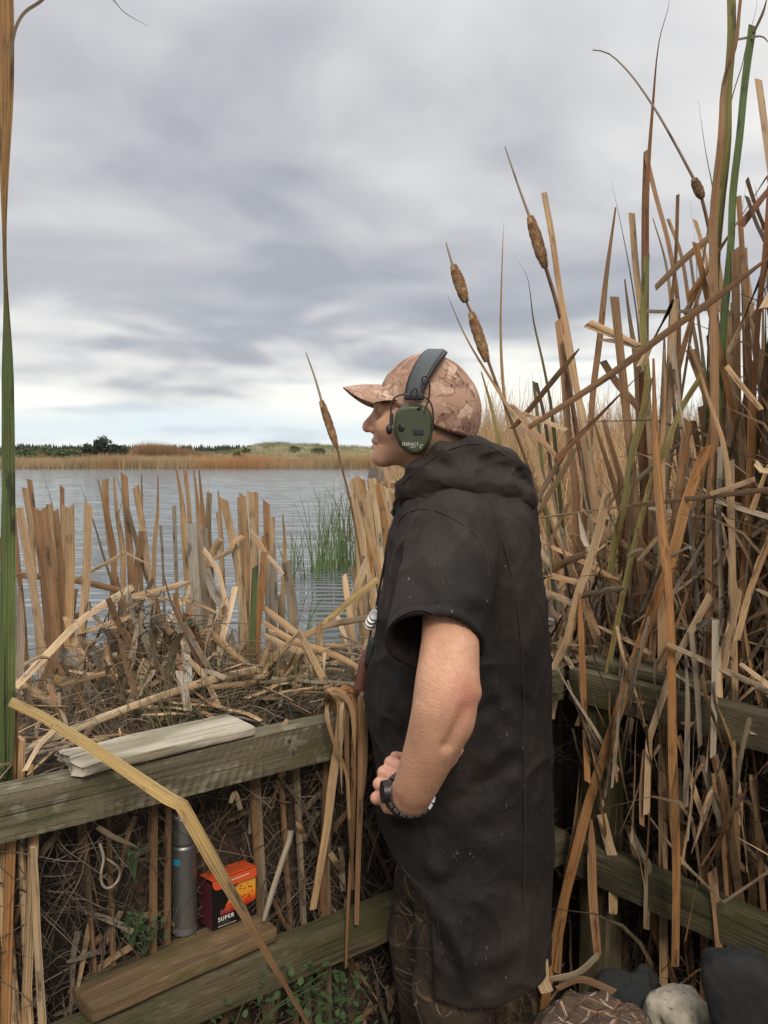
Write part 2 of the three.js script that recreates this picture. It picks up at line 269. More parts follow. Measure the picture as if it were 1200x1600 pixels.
// crowns of many small leaf faces gathered in clumps
function crownGeo(seed, rx, ry, rz, clumps, per, leaf) {
  const r = rng(seed), pos = [], idx = [];
  for (let c = 0; c < clumps; c++) {
    const a = r() * 6.283, e = Math.acos(1 - 1.55 * r()) - Math.PI / 2, q = 0.55 + 0.42 * r(), cx = Math.cos(a) * Math.cos(e) * rx * q, cy = -Math.sin(e) * ry * q, cz = Math.sin(a) * Math.cos(e) * rz * q, cr = (0.2 + 0.16 * r()) * Math.min(rx, ry, rz) * 1.2;
    for (let i = 0; i < per; i++) {
      const d = V(r() - 0.5, r() - 0.5, r() - 0.5).normalize().multiplyScalar(cr * Math.cbrt(r())), p = V(cx, cy, cz).add(d), u = V(r() - 0.5, r() - 0.5, r() - 0.5).normalize(), w = u.clone().cross(V(r() - 0.5, r() - 0.5, r() - 0.5)).normalize(), s = leaf * (0.6 + 0.8 * r()), o = pos.length / 3;
      for (const [x, y] of [[-0.5, -0.25], [0.5, -0.25], [0, 0.75]]) pos.push(p.x + (u.x * x + w.x * y) * s, p.y + (u.y * x + w.y * y) * s, p.z + (u.z * x + w.z * y) * s);
      idx.push(o, o + 1, o + 2);
    }
  }
  const g = new THREE.BufferGeometry(); g.setAttribute('position', new THREE.Float32BufferAttribute(pos, 3)); g.setIndex(idx); g.computeVertexNormals(); return g;
}
const leafMat = (c) => MP({ color: lin(...c), roughness: 0.95, transmission: 0.3, thickness: 0, side: THREE.DoubleSide });
const bark = plain([0.09, 0.07, 0.05]);
const DARKLEAF = leafMat([0.035, 0.052, 0.028]), MIDLEAF = leafMat([0.085, 0.115, 0.04]), PALELEAF = leafMat([0.13, 0.155, 0.07]);
[[160, 686, 120, 34, 0, 'tallest dark evergreen tree on the far shore'], [138, 694, 119, 26, 0, 'dark round bush at the left foot of the tallest far tree'], [184, 695, 118, 28, 0, 'dark spreading bush at the right foot of the tallest far tree'],
 [40, 700, 116, 30, 1, 'green bush nearest the left edge on the far shore'], [70, 698, 117, 30, 2, 'pale green bush left of the far dark trees'], [98, 703, 114, 30, 1, 'mid green low bush on the far shore before the pines'], [118, 700, 116, 22, 2, 'small pale bush touching the far dark trees'], [8, 702, 115, 30, 2, 'pale bush cut by the left edge of the far shore'],
 [372, 707, 120, 16, 1, 'low green shrub at the right end of the brown scrub'], [385, 702, 150, 14, 2, 'small shrub on the far dune slope'], [497, 705, 145, 20, 1, 'dark shrub on the far dunes left of the man'], [460, 706, 150, 16, 2, 'pale dune shrub midway along the far shore'],
].forEach(([px, py, d, wpx, kind, label], i) => {
  const p = at(px, py, d), y0 = duneY(p.x, d) - 0.2, h = Math.max(1.2, p.y - y0), w = wpx * d / FOCAL / 2;
  const g = thing(i < 1 ? 'far_tree' : 'far_bush', label, i < 1 ? 'tree' : 'bush', V(p.x, y0, -d), 'trees and bushes on the far shore');
  const tr = new THREE.CylinderGeometry(0.06, 0.13, h * 0.6, 6); tr.translate(0, h * 0.3, 0); part('trunk', tr, bark, g);
  const c = crownGeo(60 + i, w, h * 0.5, w, 46, 34, 0.3); c.translate(0, h * 0.52, 0); part('crown', c, [DARKLEAF, MIDLEAF, PALELEAF][kind], g);
});
// ---------------------------------------------------------------- reed field running back along the right-hand shore
{
  const r = rng(77), mats = [], cols = [];
  for (let i = 0; i < 3000; i++) {
    const d = 4.2 + 26 * r() * r() + 3 * r(), x = landEdge(d) + 0.5 + r() * (d * 0.62 - landEdge(d)); if (x / d > 0.62) continue;
    const near = sst(3.5, 9, d); mats.push(mat4(V(x, groundY(x, -d) - 0.1, -d), quat(0, r() * 6.28, 0), V(1, mix(0.72, 1.06, near) * (0.78 + 0.34 * r()), 1))); const k = 0.75 + 0.5 * r(); cols.push(lin(...mix3([0.47, 0.33, 0.18], [0.36, 0.22, 0.11], r()).map((v) => v * k)));
  }
  instanced('reed_field', tuft(41, 16, 1.5, 0.011, 0.5, 0.32, 4), plain([1, 1, 1], 0.8), mats, cols, 'dense field of thin dry reeds behind the right-hand thicket', 'reeds');
}
// ================================================================ timber of the blind
function woodTex(seed, base, light, moss, mossAmt, lichen = 0) {
  return tex(1024, 256, (u, v) => {
    const g = fbm(u * 9, v * 30 + 3 * fbm(u * 5, v * 4, seed, 3), seed, 4), f = noise(u * 60, v * 256, seed + 4), b = fbm(u * 5, v * 5, seed + 9, 4), crack = sst(0.80, 0.88, noise(u * 4 + 3, v * 40, seed + 2));
    let c = mix3(base, light, clamp(0.5 + 0.55 * (g - 0.5) + 0.9 * (b - 0.5) + 0.2 * (f - 0.5), 0, 1));
    c = mix3(c, moss, mossAmt * sst(0.42, 0.66, fbm(u * 9 + 2, v * 6, seed + 20, 5)));
    if (lichen) c = mix3(c, [0.62, 0.62, 0.56], lichen * sst(0.62, 0.72, fbm(u * 30, v * 16, seed + 33, 4)));
    const k = 1 - 0.3 * crack; return [c[0] * k, c[1] * k, c[2] * k];
  });
}
const woodBump = tex(512, 256, (u, v) => fbm(u * 5, v * 90, 3, 4) * 0.7 + 0.3 * noise(u * 90, v * 60, 4) - 0.25 * sst(0.80, 0.88, noise(u * 4 + 3, v * 40, 4)), false);
const W_LEFT = M({ map: woodTex(4, [0.29, 0.265, 0.205], [0.47, 0.435, 0.35], [0.33, 0.32, 0.205], 0.6, 0.35), bumpMap: woodBump, bumpScale: 0.002, roughness: 0.9, name: 'weathered_rail_wood' });
const W_PALE = M({ map: woodTex(14, [0.50, 0.465, 0.40], [0.80, 0.765, 0.69], [0.40, 0.37, 0.28], 0.4, 0.5), bumpMap: woodBump, bumpScale: 0.002, roughness: 0.88, name: 'pale_board_wood' });
const W_SHELF = M({ map: woodTex(24, [0.26, 0.205, 0.14], [0.56, 0.46, 0.33], [0.30, 0.29, 0.15], 0.4, 0.12), bumpMap: woodBump, bumpScale: 0.002, roughness: 0.88, name: 'shelf_wood' });
const W_MOSS = M({ map: woodTex(34, [0.24, 0.215, 0.155], [0.42, 0.38, 0.28], [0.27, 0.275, 0.15], 0.75, 0.15), bumpMap: woodBump, bumpScale: 0.002, roughness: 0.92, name: 'mossy_rail_wood' });
function beamGeo(L, H, T, o = {}) {                               // a sawn timber with worn edges; x along, y up, z through
  const nx = o.nx || Math.ceil(L / (o.adze ? 0.0035 : 0.012)), g = new THREE.BoxGeometry(L, H, T, nx, 8, 5), p = g.attributes.position, uv = g.attributes.uv, r = o.r || 0.006, sd = o.seed || 1;
  const nrm = g.attributes.normal;
  for (let i = 0; i < p.count; i++) {
    const q = V(p.getX(i), p.getY(i), p.getZ(i)), n = V(nrm.getX(i), nrm.getY(i), nrm.getZ(i));
    const c = V(clamp(q.x, -L / 2 + r, L / 2 - r), clamp(q.y, -H / 2 + r, H / 2 - r), clamp(q.z, -T / 2 + r, T / 2 - r)), off = q.clone().sub(c); if (off.lengthSq() > 0) q.copy(c).add(off.normalize().multiplyScalar(r));
    const wob = (fbm(q.x * 9 + sd * 7, q.y * 14, q.z * 14, 3) - 0.5) * (o.rough || 0.006); q.y += wob; q.z += (fbm(q.x * 8, q.y * 22 + sd * 5, q.z * 20, 3) - 0.5) * (o.rough || 0.006);
    if (o.adze && n.z > 0.5) { const y = q.y / H, ph = q.x * 52 + Math.pow(y + 0.5, 2) * 2.2 + 2 * noise(q.x * 9, y * 2, sd); q.z -= 0.0045 * Math.pow(Math.abs(Math.sin(ph * Math.PI)), 0.35) * (0.5 + noise(q.x * 6, y * 3, 2)) - 0.003; }
    if (o.broken && q.x < -L / 2 + 0.07) q.x += 0.06 * fbm(q.y * 60, q.z * 40, sd, 3) * sst(-L / 2 + 0.07, -L / 2, q.x);
    p.setXYZ(i, q.x, q.y, q.z); uv.setXY(i, q.x + sd * 0.37, (Math.abs(n.y) > 0.5 ? q.z : q.y) * 4 + sd * 0.21 + (Math.abs(n.x) > 0.5 ? q.z * 3 : 0));
  }
  g.computeVertexNormals(); return g;
}
const turnL = Math.atan2(-LD.z, LD.x), turnR = Math.atan2(-RD.z, RD.x) ;
const cornerT = CORNER.clone().sub(LA).dot(LD);
const frame = thing('timber_blind', 'weathered timber rails and posts framing the sunken blind', 'timber frame', V(CORNER.x, 0, CORNER.z));
function rail(name, P, turn, L, H, T, mat, o, label) { const m = part(name, beamGeo(L, H, T, o), mat, frame, P.clone().sub(frame.position)); m.rotation.y = turn; if (label) m.userData.label = label; return m; }
{
  const L1 = cornerT + 0.55;
  rail('top_rail', onL(-0.55 + L1 / 2, 0.031, RAIL - 0.043), turnL, L1, 0.086, 0.062, W_LEFT, { adze: true, seed: 1 }, 'grey adze-marked left top rail');
  const L2 = cornerT + 0.4;
  rail('lower_rail', onL(-0.4 + L2 / 2, 0.004, 0.518), turnL, L2, 0.085, 0.055, W_MOSS, { seed: 3 }, 'mossy lower rail of the left wall');
  rail('top_rail', onR(0.71, 0.031, RAIL - 0.043), turnR, 1.4, 0.086, 0.062, W_MOSS, { seed: 5 }, 'mossy green right top rail');
  rail('lower_rail', onR(0.71, 0.012, 0.50), turnR, 1.4, 0.095, 0.055, W_MOSS, { seed: 7 }, 'mossy lower rail of the right wall');
  rail('cap_board', onR(0.20, 0.085, RAIL + 0.014), turnR, 0.36, 0.028, 0.09, W_LEFT, { seed: 8 }, 'short grey board laid behind the right rail at the corner');
  const p1 = rail('post', onR(0.085, 0.055, 0.44), turnR, 1.0, 0.085, 0.075, W_MOSS, { seed: 9 }, 'mossy corner post below the bolt'); p1.rotation.set(0, turnR, Math.PI / 2, 'YXZ');
  
  const nailMat = M({ color: lin(0.10, 0.075, 0.06), metalness: 0.5, roughness: 0.7 }); for (const [px, py] of [[452, 1158], [458, 1176], [60, 1270], [66, 1296], [905, 1072], [1088, 1108]]) { const right = px > 700, p = at(px, py, (right ? dR(px) : dL(px)) - 0.003), n = part('nail_head', new THREE.CylinderGeometry(0.0042, 0.0042, 0.003, 10), nailMat, frame, p.sub(frame.position)); n.rotation.set(Math.PI / 2, right ? turnR : turnL, 0, 'YXZ'); }
  // a bolted steel plate on the right rail by the corner
  const steel = M({ color: lin(0.36, 0.37, 0.38), metalness: 0.75, roughness: 0.5 });
  const bp = at(873, 1067, dR(873) - 0.004), pl = part('bolt_plate', new RoundedBoxGeometry(0.034, 0.05, 0.004, 2, 0.0015), steel, frame, bp.clone().sub(frame.position)); pl.rotation.y = turnR;
  const bolt = part('bolt_head', new THREE.CylinderGeometry(0.0075, 0.0075, 0.007, 6), steel, pl, V(0, 0, 0.005)); bolt.rotation.x = Math.PI / 2;
}
{ // loose pale board lying on the left rail, and the shelf plank nailed on the lower rail
  const a = atY(100, 1204, RAIL + 0.023), b = atY(399, 1134, RAIL + 0.023), L = a.distanceTo(b), c = a.clone().lerp(b, 0.5).addScaledVector(LN, 0.055).setY(RAIL + 0.0135);
  const m = new THREE.Mesh(beamGeo(L, 0.022, 0.11, { seed: 12, broken: true, rough: 0.007 }), W_PALE); m.position.copy(c); m.rotation.y = Math.atan2(-(b.z - a.z), b.x - a.x); m.castShadow = m.receiveShadow = true;
  top(m, 'loose_board', 'short pale weathered board lying on top of the left rail', 'board');
  const f0 = atY(140, 1577, 0.60), f1 = atY(432, 1447, 0.60), L2 = f0.distanceTo(f1), c2 = f0.clone().lerp(f1, 0.5).addScaledVector(LN, 0.05).setY(0.583);
  const s = new THREE.Mesh(beamGeo(L2, 0.032, 0.10, { seed: 15, rough: 0.006 }), W_SHELF); s.position.copy(c2); s.rotation.y = Math.atan2(-(f1.z - f0.z), f1.x - f0.x); s.castShadow = s.receiveShadow = true;
  top(s, 'shelf_plank', 'brown shelf plank on the lower left rail carrying flask and carton', 'plank');
}
// ================================================================ blades traced one by one
const RD_ = rng(2024);
function addLeaf(P, tone, wpx, o = {}) {
  if (!o.straight && !o.keep && P.length > 2) P = P.map((p, i) => i && i < P.length - 1 ? p.clone().add(V((RD_() - 0.5) * 0.005, 0, (RD_() - 0.5) * 0.02)) : p);                         // P: list of world points from base to tip; wpx at depth of the middle
  const mid = P[P.length >> 1], w = o.w || 1.12 * wpx * -mid.z / FOCAL;
  const m = leafMesh(P, tone, { w, n: o.n || V((RD_() - 0.5) * 0.45, 0.1, 1), twist: o.twist ?? (RD_() - 0.5) * 0.4, wf: o.wf ? (RD_() < 0.22 && !o.keep ? (t) => o.wf(t) * (t > 0.78 ? 1 - 0.75 * (t - 0.78) / 0.22 : 1) : o.wf) : CUT(0.8), straight: o.straight, thick: o.thick, seg: o.seg });
  return top(m, o.name || 'cattail_stalk', o.label, o.cat || 'cattail leaf', o.group);
}
// screen list -> points; off(i, n) gives depth behind the wall
const trace = (xy, depth) => { const P = []; for (let i = 0; i < xy.length; i += 2) P.push(at(xy[i], xy[i + 1], depth(xy[i], i / Math.max(1, xy.length - 2)))); return P; };
function rooted(P, y) {                                           // carry the foot (last point) on down to the ground
  const e = P[P.length - 1], f = P[P.length - 2]; const gy = (y ?? groundY(e.x, e.z)) - 0.06; if (e.y > gy) { const d = e.clone().sub(f).normalize(); d.y = Math.min(d.y, -0.55); const t = (e.y - gy) / -d.y; P.push(e.clone().addScaledVector(d, Math.min(t, 0.8))); if (P[P.length - 1].y > gy) P[P.length - 1].y = gy; } return P;
}
const ZONE = (px) => px < 115 ? 'at the left edge of the bank' : px < 188 ? 'in the gap before the open water' : px < 262 ? 'left of the brushy heap' : px < 335 ? 'in the tall pale cluster' : px < 386 ? 'right of the tall pale cluster' : px < 432 ? 'around the green stalk' : 'at the right end of the row';
// --- the cut row on the left bank: [tone, width, extra depth behind the wall, top ... foot]
const ROW = [
  ['sand', 13, 0.62, 30, 793, 50, 900, 62, 985, 79, 1100], ['tan', 9, 0.80, 38, 762, 47, 820, 54, 920], ['brown', 7, 0.92, 46, 749, 54, 800, 63, 900], ['brown', 12, 0.72, 57, 795, 68, 880, 80, 985, 88, 1060],
  ['brown', 12, 0.66, 67, 795, 77, 867, 85, 987, 88, 1050], ['tan', 9, 0.84, 77, 787, 86, 853, 92, 960], ['brown', 9, 0.70, 87, 797, 92, 880, 97, 990], ['brown', 7, 0.88, 97, 760, 99, 853, 99, 990], ['tan', 8, 0.82, 101, 790, 101, 900, 100, 1000],
  ['tan', 12, 0.66, 109, 792, 108, 880, 107, 987, 109, 1053], ['sand', 12, 0.62, 138, 787, 133, 880, 128, 960, 123, 1045], ['tan', 7, 0.95, 153, 749, 163, 790, 175, 860], ['brown', 8, 0.88, 164, 749, 169, 800, 176, 867, 177, 920],
  ['tan', 8, 0.84, 178, 745, 184, 800, 189, 853, 192, 920], ['brown', 10, 0.78, 194, 741, 197, 787, 200, 850], ['drab', 8, 0.74, 199, 795, 213, 848, 227, 890], ['tan', 6, 0.86, 221, 741, 221, 787, 220, 853, 221, 905], ['sand', 9, 0.72, 212, 760, 221, 813, 232, 890],
  ['tan', 6, 0.72, 247, 744, 244, 800, 241, 853, 239, 910], ['grey', 4, 0.95, 251, 821, 253, 880], ['grey', 6, 0.92, 272, 790, 276, 890], ['tan', 10, 0.78, 276, 735, 284, 787, 291, 885], ['tan', 6, 0.90, 289, 735, 295, 795, 298, 860],
  ['tan', 8, 0.80, 303, 735, 310, 821, 316, 900], ['brown', 8, 0.74, 311, 735, 318, 821, 324, 910], ['ash', 15, 0.56, 299, 818, 306, 920, 316, 1040], ['grey', 11, 0.60, 311, 820, 318, 907, 324, 1040], ['grey', 7, 0.72, 321, 826, 325, 900, 328, 980], ['drab', 8, 0.84, 327, 770, 326, 825, 331, 910],
  ['tan', 7, 0.86, 341, 767, 344, 800, 347, 870], ['pale', 5, 0.78, 340, 800, 345, 870, 344, 930], ['sand', 11, 0.62, 349, 779, 359, 827, 369, 880, 378, 947, 384, 1045], ['tan', 9, 0.80, 379, 773, 384, 853, 388, 940], ['tan', 6, 0.86, 374, 776, 377, 840, 380, 930], ['sand', 9, 0.68, 391, 768, 395, 853, 393, 990],
  ['tan', 7, 0.76, 400, 769, 400, 840, 402, 930], ['green', 9, 0.55, 399, 885, 397, 960, 394, 1040], ['orange', 9, 0.55, 414, 835, 410, 907, 404, 987, 402, 1045], ['brown', 9, 0.76, 416, 784, 419, 830, 420, 910], ['sand', 8, 0.68, 425, 807, 425, 870, 426, 950], ['grey', 9, 0.62, 429, 848, 428, 960], ['ash', 8, 0.66, 419, 860, 419, 960],
  ['tan', 6, 0.74, 442, 803, 444, 853, 441, 933, 444, 985], ['grey', 13, 0.56, 447, 877, 456, 960, 457, 1018], ['grey', 6, 0.70, 436, 930, 440, 1000], ['tan', 8, 0.6, 8, 800, 14, 900, 20, 1010], ['grey', 12, 0.5, 30, 915, 32, 1000, 30, 1070], ['brown', 7, 0.9, 20, 780, 26, 860, 34, 960], ['red', 8, 0.75, 2, 840, 5, 920, 8, 1010],
  ['tan', 7, 0.7, 118, 920, 112, 990, 104, 1060], ['drab', 9, 0.55, 190, 985, 192, 1050], ['drab', 7, 0.6, 198, 1000, 200, 1055], ['sand', 8, 0.5, 362, 985, 370, 1050], ['pale', 9, 0.62, 371, 855, 376, 950, 378, 1010], ['umber', 9, 0.7, 222, 830, 216, 880, 208, 960], ['tan', 8, 0.92, 60, 800, 66, 870, 72, 980], ['grey', 8, 0.8, 20, 850, 24, 940, 28, 1040],
];
ROW.forEach(([tone, w, off, ...xy]) => { const P = rooted(trace(xy, (px) => dL(px) + off / 0.87)); P.reverse(); addLeaf(P, tone, w, { wf: CUT(0.9), label: `${WORD[tone]} cut stalk ${ZONE(xy[0])}`, group: 'cut cattail stalks standing on the left bank', cat: 'cattail stalk' }); });
// pointed uncut ones in the same row
[['tan', 5, 0.9, 'thin pointed leaf tip leaning left above the left edge row', 63, 727, 80, 785, 92, 870], ['drab', 5, 0.95, 'slender pointed leaf leaning across the open water gap', 124, 755, 144, 808, 165, 875, 181, 925], ['pale', 4, 0.8, 'thin pale split leaf rising left of the brushy heap', 177, 733, 190, 775, 185, 810, 188, 860], ['tan', 4, 0.85, 'thin split tip above the drab stalk of the tall cluster', 326, 750, 328, 780, 327, 840]]
  .forEach(([tone, w, off, label, ...xy]) => { const P = rooted(trace(xy, (px) => dL(px) + off)); P.reverse(); addLeaf(P, tone, w, { wf: TIP(0.5), label, group: 'cut cattail stalks standing on the left bank' }); });
// leaning and fallen stalks of the bank: [tone, width, depth at first point, depth at last point (behind the wall), straight, label, points]
const FALLEN = [
  ['pale', 11, 0.62, 0.25, 0, 'stout straw stalk propped diagonally against the tall pale cluster', 299, 917, 256, 987, 224, 1051, 200, 1108],
  ['pale', 11, 0.55, 0.34, 0, 'pale stalk leaning left below the green stalk', 367, 917, 350, 987, 333, 1060],
  ['ash', 13, 0.34, 0.25, 0, 'bleached stub with a rounded top in front of the tall cluster', 287, 1013, 291, 1040, 294, 1085], ['ash', 11, 0.2, 0.16, 0, 'short bleached stub leaning by the loose board', 279, 1048, 287, 1080, 295, 1114],
  ['brown', 9, 0.86, 0.8, 0, 'long brown stalk lying level across the left row', -5, 896, 113, 907, 197, 925], ['pale', 10, 0.35, 0.7, 0, 'long pale leaf slanting up to the right over the open water', 23, 1075, 75, 1020, 133, 965, 211, 915],
  ['pale', 6, 0.8, 0.62, 1, 'straw leaf folded into a roof shape over the mossy stub', 115, 907, 196, 864, 237, 884], ['pale', 6, 0.5, 0.42, 1, 'pale flat leaf bent down at its right end on the heap', 197, 933, 290, 937, 320, 948, 353, 965], ['sand', 8, 0.6, 0.55, 0, 'sandy blade lying on top of the brushy heap', 203, 932, 250, 922, 299, 908],
  ['pale', 11, 0.10, 0.28, 0, 'long pale leaf lying along the back of the loose board', 60, 1162, 165, 1120, 320, 1066, 402, 1045], ['sand', 8, 0.2, 0.3, 1, 'kinked sandy leaf lying right of the loose board', 327, 1074, 393, 1067, 419, 1050],
  ['sand', 10, 0.6, 0.45, 0, 'curved fallen stalk sagging toward the metal bands', 410, 948, 440, 972, 473, 992, 508, 978, 572, 966], ['tan', 10, 0.5, 0.2, 0, 'fallen stalk sloping down to the right end of the rail', 412, 973, 457, 1000, 520, 1024, 562, 1046], ['sand', 9, 0.42, 0.3, 0, 'round straw lying under the sagging stalk', 412, 992, 450, 1010, 497, 1028], ['pale', 7, 0.46, 0.36, 0, 'thin pale straw between the fallen stalks', 420, 985, 470, 1016, 490, 1060],
  ['sand', 10, 0.34, 0.34, 0, 'short upright stub in the middle of the fallen stalks', 499, 973, 500, 1000, 500, 1034], ['pale', 8, 0.16, 0.14, 0, 'pair of short pale stubs by the hanging leaves', 507, 1020, 506, 1050], ['pale', 5, 0.3, 0.28, 0, 'thin pale slat lying level beside the stub', 508, 1007, 530, 1008, 556, 1006],
  ['yellow', 9, 0.34, 0.55, 0, 'smooth yellow stalk slanting up to the man’s chest', 505, 976, 545, 940, 590, 905], ['sand', 9, 0.8, 0.7, 0, 'stalk with rounded top standing at the water left of the man', 538, 898, 543, 935, 553, 1005], ['pale', 8, 0.7, 0.5, 0, 'pale stalk leaning behind the metal bands', 527, 962, 540, 1000, 552, 1030],
  ['tan', 9, 0.5, 0.35, 0, 'tan stalk leaning below the metal bands', 575, 1000, 566, 1030, 556, 1060], ['drab', 9, 0.42, 0.3, 0, 'drab stalk in the shadow of the heap', 250, 1030, 228, 1060, 205, 1090], ['grey', 9, 0.44, 0.3, 0, 'grey stalk lying under the propped stalk', 290, 975, 262, 1030, 232, 1082], ['drab', 8, 0.4, 0.3, 1, 'bent drab leaf behind the bleached stubs', 330, 960, 322, 1030, 312, 1090], ['sand', 8, 0.3, 0.2, 0, 'short leaf crossing behind the bleached stubs', 295, 1030, 318, 1058, 341, 1102],
  ['umber', 10, 0.6, 0.5, 0, 'dark rotten leaf hanging off the heap’s left side', 222, 935, 196, 970, 164, 1020], ['dark', 8, 0.6, 0.55, 0, 'blackened leaf arching on the brushy heap', 240, 905, 205, 965, 168, 1015, 155, 1030], ['tan', 7, 0.66, 0.66, 0, 'short stalk lying level by the gap', 88, 1024, 116, 1022], ['sand', 6, 0.3, 0.3, 1, 'small folded leaf at the left end of the bank', 38, 1038, 62, 1026, 88, 1030],
  ['umber', 8, 0.7, 0.75, 0, 'dark leaf across the left row', 108, 966, 135, 957, 168, 944], ['tan', 8, 0.3, 0.16, 0, 'brown leaf on the litter left of the loose board', 95, 1072, 130, 1060, 165, 1052], ['pale', 8, 0.12, 0.02, 0, 'pale leaf stub slanting behind the left rail end', 90, 1135, 62, 1165, 38, 1205], ['sand', 9, 0.22, 0.05, 0, 'leaf lying flat behind the left rail end', 70, 1150, 30, 1185, -5, 1222],
  ['sand', 7, 0.5, 0.42, 0, 'short straw across the row right of the cluster', 318, 878, 345, 868, 366, 858], ['tan', 8, 0.6, 0.6, 0, 'kinked leaf leaning beside the green stalk', 381, 838, 367, 846, 360, 860], ['sand', 8, 0.48, 0.46, 1, 'broken leaf folded over the sandy stalks', 391, 830, 403, 845, 412, 862], ['pale', 7, 0.5, 0.4, 0, 'thin curved leaf falling through the tall cluster', 318, 858, 340, 890, 352, 930, 358, 955],
  ['grey', 12, 0.55, 0.5, 0, 'thick grey stalk slumped behind the tall cluster', 322, 890, 335, 930, 350, 948], ['pale', 12, 0.55, 0.6, 0, 'stout bleached stalk leaning in the tall cluster', 345, 843, 336, 858, 328, 884], ['pale', 6, 0.45, 0.4, 0, 'pale curled blade by the grey stalks', 418, 868, 432, 885, 443, 898],
];
FALLEN.forEach(([tone, w, o0, o1, straight, label, ...xy]) => { const P = trace(xy, (px, t) => dL(px) + mix(o0, o1, t) / 0.87); addLeaf(P, tone, w, { wf: CUT(0.8), straight: !!straight, label, group: 'leaning and fallen stalks on the left bank', name: 'fallen_stalk', cat: 'cattail leaf', thick: 0.11 }); });
{ const r = rng(555); for (let i = 0; i < 16; i++) { const t = 0.26 + 0.46 * (i / 15), s = 0.36 + 0.2 * r(), b = onL(t, s, 0), a = (r() - 0.5) * 2.2, L = 0.11 + 0.15 * r(), tone = ['sand', 'drab', 'tan', 'pale', 'umber', 'grey'][i % 6]; b.y = groundY(b.x, b.z) - 0.02; const e = b.clone().add(V(Math.sin(a) * L, Math.cos(a) * L * (0.75 + 0.3 * r()), (r() - 0.5) * 0.12)), P = [b, b.clone().lerp(e, 0.5).add(V(0, 0.015, 0)), e]; if (r() < 0.5) { P.push(e.clone().add(V(Math.sign(a) * (0.06 + 0.08 * r()), -0.05 - 0.08 * r(), 0.03))); } addLeaf(P, tone, 10, { w: 0.017 + 0.012 * r(), straight: P.length > 3, label: `${WORD[tone]} broken leaf leaning in the brushy heap`, group: 'broken leaves of the brushy heap', name: 'broken_leaf', cat: 'cattail leaf' }); } }
// the sheaf of cut stalks standing left of the man's chest
{ const r = rng(17);
  for (let i = 0; i < 24; i++) { const x = 550 + 92 * (i / 23) + 5 * (r() - 0.5), y = 746 + 22 * r() + 8 * sst(590, 640, x), tone = ['sand', 'tan', 'pale', 'tan', 'orange', 'sand'][i % 6]; const P = rooted(trace([x, y, x + 4 + 10 * r(), y + 80, x + 8 + 20 * r(), y + 165 + 20 * r()], () => 3.25 + 0.45 * r() * (i % 2))); P.reverse(); addLeaf(P, tone, 8 + 4 * r(), { label: `${WORD[tone]} cut stalk in the sheaf before the man's chest`, group: 'sheaf of cut stalks before the man', cat: 'cattail stalk' }); }
  [['sand', 11, 574, 877, 562, 905, 556, 930], ['drab', 8, 566, 868, 568, 900, 572, 960], ['drab', 8, 548, 885, 556, 910, 562, 960], ['tan', 10, 556, 745, 572, 810, 590, 880], ['sand', 8, 580, 905, 585, 960, 590, 1010], ['tan', 9, 562, 930, 572, 980, 575, 1040]].forEach(([tone, w, ...xy], i) => { const P = rooted(trace(xy, () => 2.9)); P.reverse(); addLeaf(P, tone, w, { label: `${WORD[tone]} stalk standing in front of the sheaf, number ${i + 1} from its left`.replace(/, number.*/, i % 2 ? ' close to the coat' : ' beside the rushes'), group: 'stalks in front of the sheaf', cat: 'cattail stalk' }); });
}
